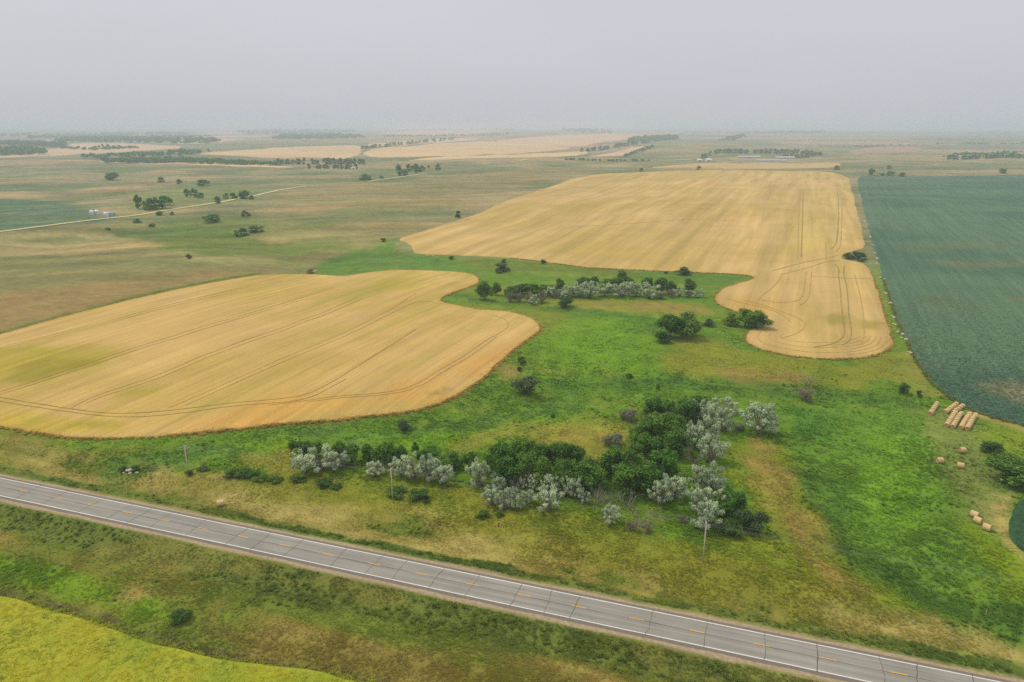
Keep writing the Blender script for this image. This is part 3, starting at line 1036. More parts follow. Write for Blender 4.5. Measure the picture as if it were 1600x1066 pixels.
FARF = [
    ('faint pale strip under the left skyline', [(60, 221), (200, 220), (240, 218), (180, 217.8), (60, 219)], (210, 176, 138)),
    ('pale strip between skyline woods left of centre', [(300, 215), (430, 214), (430, 211.8), (330, 212.5)], (212, 178, 140)),
    ('pinkish pale field in the right far pasture', [(1325, 241), (1440, 239), (1440, 230), (1380, 229), (1330, 234)], (178, 148, 118)),
    ('pale grain field between shelterbelts at the far left edge', [(-80, 247), (40, 246.5), (110, 243), (180, 238.5), (290, 232.5), (275, 228), (200, 224.5), (110, 224), (100, 232), (60, 236), (-80, 241)], (214, 182, 140)),
    ('thin pale grain strip in front of the long dark shelterbelt', [(155, 254), (250, 256.5), (400, 260.5), (440, 262.5), (470, 262), (400, 257.5), (250, 253), (160, 251.5)], (222, 190, 140)),
    ('pale grain field behind the long dark shelterbelt', [(295, 242), (340, 237.5), (400, 234), (470, 229), (560, 227), (565, 232), (562, 247), (500, 247.5), (440, 247.5), (400, 246)], (216, 184, 136)),
    ('pale grain field behind the arching row of trees', [(568, 226), (640, 220), (700, 216), (760, 217), (705, 222), (640, 227), (570, 231)], (214, 180, 136)),
    ('broad pale grain field in front of the arching row of trees', [(566, 246), (570, 233.5), (640, 229), (710, 223), (780, 221), (850, 228), (905, 231), (860, 237), (760, 241.5), (640, 247)], (220, 186, 134)),
    ('pale grain strip behind the pasture in the centre distance', [(620, 252), (700, 249.5), (860, 247), (930, 237), (890, 237.5), (800, 242.5), (690, 245)], (222, 190, 136)),
    ('pale field on the centre skyline below small trees', [(575, 209), (640, 204.5), (800, 204), (750, 210), (640, 213.5)], (214, 176, 136)),
    ('long pale grain field rising to the skyline right of centre', [(760, 221), (830, 214), (950, 209), (1060, 205.5), (1065, 208), (1000, 214), (930, 224), (905, 231), (820, 225)], (218, 180, 136)),
    ('small pale field tucked between two dark tree belts', [(905, 245), (960, 240), (985, 231), (1012, 227), (985, 238), (970, 245)], (214, 180, 138)),
    ('tan stubble field just beyond the long wheat field', [(1000, 264.5), (1150, 264.5), (1300, 263.5), (1318, 259), (1300, 254), (1180, 256), (1050, 258)], (198, 168, 112)),
    ('pale field left of centre under the skyline wood', [(250, 221.5), (300, 217.5), (395, 216.5), (350, 223), (290, 226.5)], (212, 176, 138)),
    ('distant pale field along the left skyline', [(290, 211), (420, 208), (440, 206), (340, 206.5)], (208, 172, 138)),
]
for lab, px, rgb in FARF:
    field('grain_field', lab, px, 1.3, M['farcrop'], tone2(rgb, tuple(int(v * 0.93) for v in rgb), 200, 31), None, 0.5, 1.03, 1.0)


# wheel tracks left by the sprayer
M['track'] = mat_plain('trodden_crop', alb((186, 152, 84)), 0.3, 0.4)
M['track_dk'] = mat_plain('green_wheel_track', alb((156, 138, 64)), 0.35, 0.25)


def track(px, parent, mat='track', width=0.45, crop=0.45):
    P = unproject(px)[:, :2]
    P = chaikin(P, 3, False)
    P = densify(P, lambda a: max(2.0, np.hypot(*a) * 0.01), False)
    r = np.hypot(P[:, 0], P[:, 1])
    z = hgt(P[:, 0], P[:, 1]) + crop + 0.03 + r * 0.00025
    w = width * (0.7 + 0.5 * np.abs(fbm(P[:, 0], P[:, 1], 25, 2, 405)))
    return ribbon('wheel_track', P, w, z, M[mat], parent)


TR1 = [
    ([(-60, 613), (0, 622.6), (56, 632.5), (112, 641), (155, 646.6), (197, 648.5), (253, 645), (310, 638), (366, 631), (420, 627), (476, 620), (504, 607), (533, 591), (600, 548), (650, 516)], 'track_dk'),
    ([(-60, 619), (0, 629), (56, 638), (112, 646), (169, 653), (211, 654), (253, 651), (310, 644), (366, 636), (450, 630), (484, 624), (512, 610), (541, 594)], 'track_dk'),
    ([(110, 641), (121, 634), (155, 618), (197, 605), (253, 586), (310, 560), (366, 539), (420, 521.5), (476, 499.5), (513, 487), (560, 465)], 'track'),
    ([(135, 632), (160, 621), (203, 608), (260, 589), (316, 563), (372, 542), (427, 524.5), (482, 502), (518, 490), (566, 468)], 'track'),
    ([(264, 639), (310, 620), (366, 595), (420, 571), (476, 547), (532, 524), (589, 496), (622, 479), (639, 465), (651, 460)], 'track'),
    ([(290, 635), (322, 621), (374, 597), (430, 573), (484, 550), (540, 527), (596, 499), (630, 481), (660, 470), (700, 478)], 'track'),
    ([(-40, 625), (0, 614), (56, 597), (140, 569), (197, 549), (253, 532), (323, 510), (420, 482), (476, 465), (520, 452)], 'track'),
    ([(0, 618), (60, 600), (146, 572), (203, 552), (259, 535), (330, 512), (426, 484), (482, 467)], 'track'),
    ([(-20, 549), (56, 531), (140, 511), (253, 480), (366, 454), (440, 440)], 'track'),
    ([(-20, 552), (60, 533), (146, 513), (259, 482), (372, 456)], 'track'),
    ([(420, 635), (532, 619.7), (589, 617), (631, 610), (659, 598), (687, 579), (729, 556), (757, 534), (786, 520), (797, 508), (786, 498), (769, 494)], 'track'),
    ([(480, 630), (540, 622.5), (592, 620), (636, 613), (665, 601), (693, 582), (736, 558), (764, 537), (776, 527)], 'track'),
]
for px, mt in TR1:
    track(px, wheat_w, mt, 0.36)
TR2 = [
    ([(1304, 413.7), (1311, 420), (1310, 432.5), (1313, 452.5), (1314.5, 482.5), (1318.7, 507.5), (1320, 525), (1310, 535), (1295, 541), (1270, 544)], 'track_dk'),
    ([(1319, 416), (1317.5, 430), (1322.5, 445), (1325, 470), (1326, 495), (1330.5, 520), (1329, 533), (1316, 541)], 'track_dk'),
    ([(1267, 432.5), (1312, 435.5), (1360, 437)], 'track_dk'),
    ([(1260, 425), (1255, 465), (1245, 472.5), (1217, 475), (1190, 470)], 'track'),
    ([(1268, 426), (1265, 462.5), (1260, 472.5), (1250, 478)], 'track'),
    ([(1222, 430), (1212, 447), (1192, 462), (1185, 470)], 'track'),
    ([(1160, 470), (1190, 477.5), (1225, 489), (1255, 502), (1260, 512), (1240, 525), (1220, 530)], 'track'),
    ([(1135, 468), (1165, 476), (1195, 482), (1222, 492), (1236, 505)], 'track'),
    ([(1205, 425), (1250, 412.5), (1287, 405), (1310, 400)], 'track_dk'),
    ([(1220, 430), (1262, 420), (1287, 411), (1312, 407.5)], 'track'),
    ([(1255, 300), (1254, 340), (1252, 403)], 'track_dk'),
    ([(1250, 300), (1248, 340), (1246, 405)], 'track'),
    ([(1308, 300), (1310, 320), (1309, 380), (1299, 390)], 'track_dk'),
    ([(1316, 310), (1315, 350), (1314, 386), (1306, 394)], 'track'),
    ([(1290, 380), (1291, 408)], 'track'),
    ([(960, 322), (1050, 320), (1130, 320), (1300, 319)], 'track'),
    ([(880, 356), (1000, 350), (1080, 343), (1150, 346)], 'track'),
    ([(1335, 430), (1346, 470), (1352, 520), (1345, 540)], 'track'),
    ([(712, 349), (735, 343)], 'track_dk'),
]
for px, mt in TR2:
    r_ = np.hypot(*flat([px[0]])[0])
    track(px, wheat_e, mt, 0.35 + r_ * 0.0004)
# turning rings combed along the rounded lower lobe
ring = unproject([(1393, 528), (1393, 540), (1380, 551), (1350, 559), (1300, 562), (1240, 558), (1190, 547), (1170, 537), (1165, 528), (1172, 518)])[:, :2]
ctr = unproject([(1285, 525)])[0, :2]
for k in range(1, 7):
    f = 1 - 0.075 * k
    P = ctr + (ring - ctr) * np.array([f, 1 - 0.105 * k])
    P = chaikin(P, 3, False)
    keep = P[: len(P) * 2 // 5] if k % 2 else P
    P = densify(keep, lambda a: 2.0, False)
    z = hgt(P[:, 0], P[:, 1]) + 0.45 + 0.08
    ribbon('wheel_track', P, np.full(len(P), 0.36), z, M['track'], wheat_e)
# mown swaths in the hay meadow
print('tracks', round(time.time() - T0, 1))

# ------------------------------------------------------------------ gravel back road
M['gravel_pale'] = mat_plain('pale_gravel', alb((214, 196, 138)), 0.12, 0.5)


def lane(name, px, width, mat, lift=0.1):
    P = chaikin(unproject(px)[:, :2], 3, False)
    P = densify(P, lambda a: max(3.0, np.hypot(*a) * 0.012), False)
    r = np.hypot(P[:, 0], P[:, 1])
    z = hgt(P[:, 0], P[:, 1]) + lift + r * 0.0003
    o = ribbon(name, P, np.full(len(P), float(width)), z, mat, None)
    tag(o, kind='structure')
    return o


lane('gravel_road', [(-200, 382), (-60, 369), (0, 362.5), (80, 352), (170, 341.5), (250, 330), (320, 321), (380, 309), (420, 300), (455, 294), (500, 290)], 7.0, M['gravel_pale'])
lane('gravel_road', [(575, 284), (610, 279), (640, 275), (670, 271)], 7.0, M['gravel_pale'])
lane('gravel_road', [(690, 258.5), (760, 257), (830, 250), (900, 243), (960, 236)], 8.0, M['gravel_pale'])

# ------------------------------------------------------------------ plants
def leaf_mesh(name, C, Nn, S, col, rs):
    """quads at centres C with normals Nn, sizes S"""
    n = len(C)
    r = rs.normal(size=(n, 3))
    t = np.cross(Nn, r)
    t /= np.linalg.norm(t, axis=1)[:, None] + 1e-9
    b = np.cross(Nn, t)
    t *= S[:, None] * 0.5
    b *= (S * rs.uniform(0.45, 0.9, n))[:, None] * 0.5
    V = np.stack([C - t, C + b * 0.9 - t * 0.1, C + t, C - b * 0.9 + t * 0.15], 1).reshape(-1, 3)
    F = np.arange(n * 4).reshape(-1, 4)
    return mesh_np(name, V, F, False, np.repeat(col, 4, 0))


def unit(v):
    return v / (np.linalg.norm(v, axis=-1, keepdims=True) + 1e-9)


PAL = {
    'green': [(62, 92, 28), (78, 106, 36), (50, 78, 26)],
    'silver': [(170, 184, 146), (150, 166, 124), (190, 200, 166)],
    'brush': [(112, 108, 88), (96, 100, 76), (130, 122, 104)],
    'low': [(66, 94, 34), (80, 106, 40), (54, 80, 30)],
    'yellow': [(128, 142, 36), (96, 124, 34), (70, 104, 32)],
    'dusk': [(62, 84, 48), (84, 94, 66), (50, 72, 40)],
    'far': [(54, 86, 34), (66, 98, 40), (44, 74, 32)],
}


LEAFK = {'green': 2.25, 'silver': 1.35, 'brush': 1.5, 'low': 1.7, 'yellow': 1.5, 'dusk': 1.9, 'far': 2.7}


def leaf_cols(pal, n, rs, spread=0.25):
    P = np.array([alb(c, LEAFK[pal]) for c in PAL[pal]])
    c = P[rs.integers(0, len(P), n)]
    return np.clip(c * rs.uniform(1 - spread, 1 + spread, (n, 1)), 0, 1)


def lobes_for(kind, rs):
    L_ = []
    if kind in ('green', 'yellow'):
        for k in range(rs.integers(11, 16)):
            z = rs.uniform(0.26, 0.84)
            e = math.sqrt(max(0.05, 1 - ((z - 0.5) / 0.48) ** 2))
            a = rs.uniform(0, 2 * math.pi)
            q = rs.uniform(0.35, 1.0) * e * 0.36
            L_.append((np.array([q * math.cos(a), q * math.sin(a), z]), rs.uniform(0.12, 0.20)))
        L_.append((np.array([0.03, 0.0, 0.86]), 0.13))
        L_.append((np.array([0.0, 0.0, 0.55]), 0.24))
    elif kind == 'silver':
        for k in range(rs.integers(26, 36)):
            z = rs.uniform(0.2, 0.9)
            e = math.sqrt(max(0.06, 1 - ((z - 0.48) / 0.52) ** 2))
            a = rs.uniform(0, 2 * math.pi)
            q = rs.uniform(0.45, 1.05) * e * 0.42
            L_.append((np.array([q * math.cos(a), q * math.sin(a), z]), rs.uniform(0.07, 0.125)))
    else:
        for k in range(rs.integers(10, 15)):
            z = rs.uniform(0.12, 0.72)
            e = math.sqrt(max(0.05, 1 - (z / 0.95) ** 2))
            a = rs.uniform(0, 2 * math.pi)
            q = rs.uniform(0.1, 1.0) * e * 0.36
            L_.append((np.array([q * math.cos(a), q * math.sin(a), z]), rs.uniform(0.12, 0.2)))
    return L_


def limb_pts(a, b, rs, bend=0.05, n=4):
    a, b = np.asarray(a, float), np.asarray(b, float)
    out = []
    off = rs.normal(0, bend, 3)
    for k in range(n + 1):
        t = k / n
        p = a + (b - a) * t + off * math.sin(t * math.pi) + np.array([0, 0, 0.05 * math.sin(t * math.pi)])
        out.append(tuple(p))
    return out


def make_plant(kind, seed, nleaf, size):
    """unit plant: height 1, spread 1. returns (trunk mesh, crown mesh or None)"""
    rs = np.random.default_rng(seed)
    tb = MB()
    if kind == 'bare':
        def grow(p, d, ln, rad, depth):
            q = p + d * ln
            m = (p + q) / 2 + rs.normal(0, ln * 0.06, 3)
            tb.tube([p, m, q], [rad, rad * 0.8, rad * 0.6], 4, False)
            if depth == 0:
                return
            for _ in range(rs.integers(2, 4)):
                nd = unit(d + rs.normal(0, 0.42, 3) + np.array([0, 0, 0.12]))
                grow(q, nd, ln * rs.uniform(0.6, 0.85), rad * 0.6, depth - 1)
        for k in range(9):
            a = rs.uniform(0, 6.28)
            d = unit(np.array([0.62 * math.cos(a), 0.62 * math.sin(a), rs.uniform(0.7, 1.4)]))
            grow(np.array([0.06 * math.cos(a), 0.06 * math.sin(a), 0.0]), d, rs.uniform(0.28, 0.38), 0.013, 3)
        n = nleaf
        C = np.column_stack([rs.normal(0, 0.2, n), rs.normal(0, 0.2, n), np.abs(rs.normal(0.22, 0.16, n))])
        crown = leaf_mesh('crown', C, unit(rs.normal(size=(n, 3))), np.full(n, size), leaf_cols('brush', n, rs), rs)
        return tb.mesh('stems'), crown
    L_ = lobes_for(kind, rs)
    multi = kind in ('silver', 'brush', 'low', 'dusk')
    if not multi:
        tb.tube([(0, 0, -0.03), (0.01, 0, 0.18), (0.0, 0.01, 0.4), (0.0, 0, 0.7)], [0.032, 0.026, 0.02, 0.008], 7)
    else:
        tb.tube([(0, 0, -0.03), (0.01, 0.01, 0.1), (0.0, 0.0, 0.3)], [0.028, 0.022, 0.012], 6)
    for c, r in L_:
        st = (0, 0, min(0.45, 0.3 * c[2] + 0.06)) if not multi else (rs.normal(0, 0.03), rs.normal(0, 0.03), 0.02)
        tb.tube(limb_pts(st, c, rs), [0.014, 0.011, 0.008, 0.006, 0.003], 4, False)
        if kind in ('silver', 'brush'):
            for _ in range(2 if kind == 'silver' else 4):
                e = c + unit(rs.normal(size=3)) * r * 1.0
                tb.tube(limb_pts(c * 0.8, e, rs, 0.02, 2), [0.005, 0.004, 0.002], 3, False)
    wts = np.array([r ** 2 for c, r in L_])
    idx = rs.choice(len(L_), nleaf, p=wts / wts.sum())
    Cc = np.array([c for c, r in L_])[idx]
    Rr = np.array([r for c, r in L_])[idx]
    dirs = rs.normal(size=(nleaf, 3))
    dirs[:, 2] += 0.25
    dirs = unit(dirs)
    # uneven lobes: radius varies with direction
    bumpy = 0.86 + 0.28 * np.sin(dirs[:, 0] * 5.3 + idx) * np.sin(dirs[:, 1] * 4.7 + idx * 2.1) + 0.12 * np.sin(dirs[:, 2] * 9 + idx)
    rad = Rr * bumpy * rs.uniform(0.55, 1.08, nleaf) ** 0.6
    if kind == 'silver':
        rad = Rr * bumpy * rs.uniform(0.25, 1.25, nleaf) ** 0.7
        off = dirs * rad[:, None] * np.array([0.8, 0.8, 0.9])
        up = unit(Cc - np.array([0, 0, 0.15]))
        along = np.sum(off * up, 1, keepdims=True)
        C = Cc + off + up * along * 0.3
    else:
        C = Cc + dirs * rad[:, None]
    C[:, 2] = np.maximum(C[:, 2], 0.01)
    Nn = unit(dirs + rs.normal(0, 0.55, (nleaf, 3)) + np.array([0, 0, 0.3]))
    tint = np.array([rs.uniform(0.82, 1.18) for _ in L_])[idx]
    col = leaf_cols(kind, nleaf, rs) * tint[:, None]
    crown = leaf_mesh('crown', C, Nn, size * rs.uniform(0.6, 1.3, nleaf), col, rs)
    return tb.mesh('trunk'), crown


TPL = {}
for kind, nv, nl, sz in (('green', 7, 5400, 0.056), ('silver', 6, 6800, 0.042), ('brush', 4, 1500, 0.050), ('low', 4, 2400, 0.065),
                         ('yellow', 2, 3000, 0.065), ('dusk', 3, 2600, 0.06), ('bare', 4, 160, 0.03)):
    TPL[kind] = []
    for s in range(nv):
        t, c = make_plant(kind, 1000 + hash(kind[0]) * 0 + ord(kind[0]) * 31 + s * 7 + len(kind), nl, sz)
        t.materials.append(M['greybark'] if kind in ('silver', 'brush', 'bare') else M['bark'])
        if c:
            c.materials.append(M['silver_leaf'] if kind == 'silver' else M['leaf'])
        TPL[kind].append((t, c))
print('templates', round(time.time() - T0, 1))

BARKPART = {'dusk': 'stems', 'bare': 'stems', 'brush': 'stems', 'low': 'stems'}
PLANTS = []        # filled by plant(): spots kept clear of grass tufts


def place(px_box):
    """photo box (x0, x1, ytop, ybot) -> base point, width, height in metres"""
    x0, x1, yt, yb = px_box
    b = unproject([((x0 + x1) / 2, yb)])[0]
    depth = b[1] * CP + (H - b[2]) * SP
    w = (x1 - x0) / FPX * depth
    h2 = np.hypot(b[0], b[1])
    u = np.array([b[0], b[1]]) / h2
    xy = np.array([b[0], b[1]]) + u * w * 0.30
    z = float(hgt(np.array([xy[0]]), np.array([xy[1]]))[0])
    dx, dy, dz = rays([((x0 + x1) / 2, yt)])
    hl = math.hypot(dx[0], dy[0])
    # the upper silhouette belongs to the back of the crown
    dist = np.hypot(xy[0], xy[1]) + w * 0.12
    ztop = H + dz[0] / hl * dist
    return xy[0], xy[1], z, w, max(0.5, ztop - z)


def plant(kind, box, name, label, cat, group=None, wk=1.32, hk=1.08):
    box = list(box)
    if kind in ('green', 'yellow', 'silver'):
        g = (0.38 if kind == 'green' else 0.16) * (box[1] - box[0]) / 2
        box[0] -= g
        box[1] += g
    x, y, z, w, h = place(box)
    for _ in range(30):
        if h <= 1.25 * w:
            break
        box[3] -= 1.0
        x, y, z, w, h = place(box)
    h = max(h, 0.35 * w) * hk
    t, c = random.choice(TPL[kind])
    root = bpy.data.objects.new(name, None)
    root.empty_display_size = 0.5
    COL.objects.link(root)
    root.location = (x, y, z)
    root.rotation_euler = (0, 0, random.uniform(0, 6.28))
    root.scale = (w * wk, w * wk, h * 1.04)
    tag(root, label, cat, group)
    link(BARKPART.get(kind, 'trunk'), t, root)
    if c:
        link('crown', c, root)
    PLANTS.append((x, y, w * 0.4))
    return root


ORD = ['', 'first', 'second', 'third', 'fourth', 'fifth', 'sixth', 'seventh', 'eighth', 'ninth', 'tenth', 'eleventh', 'twelfth',
       'thirteenth', 'fourteenth', 'fifteenth', 'sixteenth', 'seventeenth', 'eighteenth', 'nineteenth', 'twentieth']


def ordn(i):
    return ORD[i] if i < len(ORD) else '%d%s' % (i, {1: 'st', 2: 'nd', 3: 'rd'}.get(i % 10 if i % 100 // 10 != 1 else 0, 'th'))


KIND = {'G': ('green', 'green_tree', 'dark green leafy tree', 'tree'), 'S': ('silver', 'silver_tree', 'silver-grey leaved tree', 'tree'),
        'D': ('bare', 'bare_shrub', 'bare grey-branched shrub', 'shrub'), 'B': ('brush', 'brush_shrub', 'grey-brown brushy shrub', 'shrub'),
        'L': ('low', 'low_shrub', 'low dark green shrub', 'shrub'), 'Y': ('yellow', 'yellow_green_tree', 'yellow-green bushy tree', 'tree'),
        'U': ('dusk', 'dusky_shrub', 'dull grey-green rounded shrub', 'shrub')}

CLUSTERS = {
    'the western clump beside the highway': [
        ('G', 453, 463, 689, 716), ('G', 464, 486, 691, 722), ('G', 484, 506, 692, 722), ('S', 461, 492, 704, 741), ('S', 484, 520, 698, 740), ('S', 512, 543, 702, 738),
        ('G', 522, 544, 692, 726), ('G', 540, 562, 696, 726), ('G', 570, 585, 696, 726), ('G', 585, 605, 698, 728), ('G', 601, 622, 693, 728),
        ('G', 620, 636, 698, 726), ('G', 644, 654, 692, 716), ('G', 652, 680, 701, 730), ('G', 688, 719, 707, 738), ('S', 576, 598, 722, 747),
        ('S', 613, 640, 714, 748), ('S', 632, 662, 711, 753), ('S', 658, 686, 716, 756), ('S', 678, 706, 722, 758), ('D', 592, 606, 716, 744)],
    'the middle grove beside the highway': [
        ('G', 727, 747, 706, 738), ('S', 732, 762, 720, 766), ('G', 758, 782, 700, 752), ('G', 772, 790, 692, 744), ('G', 782, 806, 700, 752),
        ('G', 799, 815, 692, 744), ('G', 814, 832, 692, 744), ('G', 806, 836, 712, 760), ('G', 834, 857, 696, 746), ('G', 853, 874, 694, 748),
        ('G', 870, 896, 694, 750), ('G', 890, 912, 700, 752), ('G', 832, 866, 716, 766), ('G', 866, 900, 720, 768), ('G', 896, 934, 724, 770), ('G', 770, 806, 716, 762),
        ('S', 768, 788, 741, 770), ('D', 789, 816, 744, 772), ('S', 816, 832, 742, 770), ('S', 830, 847, 743, 774), ('S', 849, 872, 744, 776), ('S', 872, 892, 746, 784),
        ('S', 886, 908, 749, 786), ('S', 905, 921, 764, 790), ('D', 921, 944, 762, 792), ('D', 938, 960, 764, 794),
        ('S', 756, 778, 762, 792), ('S', 777, 800, 766, 799), ('S', 796, 818, 766, 798), ('S', 815, 832, 764, 795), ('S', 839, 872, 763, 804)],
    'the eastern grove on the knoll': [
        ('B', 965, 1003, 637, 664), ('B', 940, 984, 676, 706), ('G', 1010, 1036, 624, 660), ('G', 1036, 1058, 628, 664), ('G', 1056, 1080, 623, 668), ('G', 1078, 1100, 619, 656),
        ('G', 992, 1024, 654, 694), ('G', 1020, 1052, 648, 698), ('G', 1036, 1069, 667, 716), ('G', 984, 1015, 682, 724), ('G', 943, 976, 698, 752), ('G', 968, 1000, 706, 764),
        ('G', 990, 1028, 722, 774), ('G', 1020, 1056, 702, 754), ('G', 1008, 1034, 684, 720), ('G', 954, 990, 726, 776), ('G', 1042, 1066, 650, 690),
        ('S', 1074, 1101, 625, 662), ('S', 1098, 1124, 630, 672), ('S', 1112, 1144, 622, 648), ('S', 1118, 1143, 640, 690), ('S', 1090, 1122, 654, 706), ('S', 1069, 1098, 663, 708),
        ('S', 1096, 1128, 680, 726), ('D', 1070, 1094, 698, 732),
        ('S', 1017, 1044, 752, 794), ('S', 1036, 1068, 740, 784), ('S', 1078, 1104, 730, 772), ('S', 1098, 1128, 726, 774), ('S', 1074, 1102, 760, 802), ('S', 1098, 1128, 766, 806),
        ('S', 1085, 1122, 788, 832), ('G', 1124, 1154, 770, 812), ('L', 1117, 1156, 804, 842), ('U', 1146, 1178, 792, 840), ('U', 1168, 1200, 798, 840), ('B', 1057, 1075, 803, 819)],
    'the belt between the wheat fields': [
        ('G', 749, 768, 441, 470), ('G', 769, 781, 443, 462), ('G', 792, 812, 448, 466), ('G', 806, 826, 444, 464), ('G', 822, 842, 444, 462), ('G', 838, 856, 445, 462), ('G', 852, 870, 446, 460),
        ('B', 786, 806, 455, 474), ('B', 802, 822, 456, 474), ('B', 818, 838, 454, 474), ('S', 828, 843, 462, 477), ('B', 836, 856, 452, 474), ('S', 852, 868, 449, 466), ('B', 862, 880, 450, 468),
        ('G', 868, 880, 436, 460), ('S', 873, 896, 446, 466), ('S', 894, 916, 443, 466), ('G', 902, 921, 434, 456), ('G', 920, 934, 433, 456), ('S', 910, 934, 440, 467), ('S', 932, 955, 444, 465),
        ('G', 941, 960, 437, 458), ('G', 962, 981, 425, 452), ('S', 957, 986, 440, 466), ('G', 982, 993, 437, 456), ('S', 985, 1004, 445, 464), ('G', 1004, 1016, 435, 456), ('S', 1002, 1028, 442, 467),
        ('G', 1024, 1041, 435, 461), ('B', 1022, 1042, 452, 468), ('G', 1040, 1056, 440, 460), ('B', 1040, 1056, 450, 466), ('S', 1054, 1069, 448, 465), ('G', 1068, 1083, 436, 458), ('B', 1068, 1086, 452, 466), ('S', 1084, 1099, 452, 466)],
}
for place_name, rows in CLUSTERS.items():
    by = {}
    for row in rows:
        by.setdefault(row[0], []).append(row)
    for kd, lst in by.items():
        lst.sort(key=lambda q: (q[1] + q[2]) / 2)
        kk, nm, lb, ct = KIND[kd]
        for i, (_, x0, x1, yt, yb) in enumerate(lst):
            lab = '%s, %s from left in %s' % (lb, ordn(i + 1), place_name) if len(lst) > 1 else 'only %s in %s' % (lb, place_name)
            plant(kk, (x0, x1, yt, yb), nm, lab, ct, '%ss in %s' % (lb, place_name))

SINGLES = [
    ('S', 1163, 1206, 631, 682, 'lone rounded silver-leaved tree at the meadow edge right of the eastern grove'),
    ('B', 1142, 1166, 658, 674, 'flat brown brush left of the lone rounded silver tree'),
    ('S', 941, 966, 793, 823, 'small silvery shrub tree in open grass below the bare bushes'),
    ('B', 975, 998, 811, 833, 'dark purplish brush bush below the bare spindly shrub'),
    ('B', 1003, 1022, 815, 836, 'grey brush bush right of the purplish one below the groves'),
    ('D', 980, 1022, 797, 828, 'spindly bare pale-stemmed shrub between the middle and eastern groves'),
    ('D', 966, 994, 766, 799, 'bare grey thicket at the foot of the eastern grove'),
    ('L', 742, 766, 797, 811, 'small pale green bush in front of the middle grove'),
    ('L', 774, 787, 800, 809, 'tiny pale bush right of the small pale bush by the middle grove'),
    ('L', 597, 634, 759, 779, 'low round green bush behind the foot of the middle utility pole'),
    ('L', 639, 675, 764, 785, 'low round green bush right of the middle utility pole'),
    ('L', 492, 523, 746, 762, 'low green bush in front of the western silver trees'),
    ('L', 518, 538, 753, 765, 'small low green bush trailing right in front of the western silver trees'),
    ('L', 450, 480, 745, 756, 'flat low green bush left of the western silver trees'),
    ('L', 350, 376, 727, 748, 'tallest low green bush of the hedge by the yellow marker'),
    ('L', 370, 404, 730, 750, 'second low green bush of the hedge by the yellow marker'),
    ('L', 398, 424, 739, 753, 'third low green bush of the hedge right of the yellow marker'),
    ('L', 418, 443, 741, 754, 'rightmost low green bush of the hedge by the yellow marker'),
    ('L', 308, 328, 727, 738, 'small green bush right of the left utility pole'),
    ('L', 289, 304, 733, 744, 'small green bush at the foot of the left utility pole'),
    ('L', 186, 200, 728, 738, 'dark green bush left of the rock pile'),
    ('L', 204, 222, 726, 737, 'dark green bush behind the rock pile'),
    ('U', 800, 846, 585, 622, 'dark rounded bush on the meadow below the tip of the left wheat field'),
    ('L', 807, 822, 556, 571, 'small dark bush above the rounded bush near the wheat tip'),
    ('L', 806, 815, 570, 583, 'smallest bush just above the rounded dark bush near the wheat tip'),
    ('U', 618, 643, 652, 676, 'dark brown-green bush below the left wheat field'),
    ('L', 976, 989, 583, 592, 'tiny green bush in the middle of the bright meadow'),
    ('L', 1024, 1032, 600, 610, 'tiny bush on the dark streamline of the meadow'),
    ('L', 860, 868, 644, 653, 'tiny bush on the olive rise below the meadow'),
    ('B', 1243, 1275, 600, 629, 'grey-brown brush bush on the right of the streamline'),
    ('D', 1250, 1272, 582, 606, 'pale bare bush standing behind the brush bush on the streamline'),
    ('L', 1402, 1420, 596, 617, 'dark bush by the soybean corner above the hay bales'),
    ('L', 1430, 1440, 609, 623, 'small dark bush beside the soybean corner'),
    ('L', 1531, 1568, 689, 711, 'spreading dark shrub above the large round bush at right'),
    ('G', 1542, 1599, 714, 760, 'large round dark green bush at the right edge'),
    ('L', 269, 302, 950, 976, 'lone dark bush in the ditch grass below the highway'),
    ('G', 1032, 1062, 493, 532, 'left half of the big dark tree clump in the middle meadow'),
    ('G', 1052, 1091, 490, 530, 'right half of the big dark tree clump in the middle meadow'),
    ('L', 1020, 1048, 516, 538, 'low dark skirt shrub at the left foot of the big dark tree clump'),
    ('U', 1096, 1118, 498, 511, 'small dull bush between the big clump and the lobe of wheat'),
    ('Y', 1130, 1154, 490, 511, 'yellow-green small tree left in the group beside the wheat lobe'),
    ('Y', 1150, 1178, 484, 512, 'yellow-green taller tree in the middle of the group beside the wheat lobe'),
    ('G', 1168, 1198, 486, 516, 'dark green tree right in the group beside the wheat lobe'),
    ('L', 1317, 1334, 391, 406, 'left bush of the dark pair standing inside the long wheat field'),
    ('L', 1330, 1352, 391, 406, 'right bush of the dark pair standing inside the long wheat field'),
    ('G', 874, 892, 464, 483, 'round dark tree just below the mid-field belt'),
    ('U', 768, 798, 410, 426, 'grey-green bush on the slope above the mid-field belt'),
    ('L', 782, 793, 404, 411, 'tiny bush above the grey-green bush on the slope'),
    ('L', 1055, 1083, 417, 431, 'dark bush on the lower edge of the long wheat field'),
    ('L', 844, 854, 405, 413, 'small bush at the edge of the long wheat field above the slope'),
    ('L', 700, 710, 399, 406, 'small dark bush under the left end of the long wheat field'),
    ('U', 710, 722, 329, 341, 'lone bush on the left margin of the long wheat field'),
    ('L', 594, 604, 371, 378, 'small bush left of the tip of the long wheat field'),
    ('B', 480, 496, 418, 428, 'brush heap at the top corner of the left wheat field'),
    ('L', 290, 300, 394, 405, 'lone dark bush on the open left pasture'),
    ('L', 1036, 1044, 424, 428, 'tiny bush under the long wheat field right of the belt'),
    ('L', 1340, 1354, 402, 410, 'green bush beside the dark pair at the wheat margin'),
]
for row in SINGLES:
    kk, nm, lb, ct = KIND[row[0]]
    plant(kk, row[1:5], nm, row[5], ct)

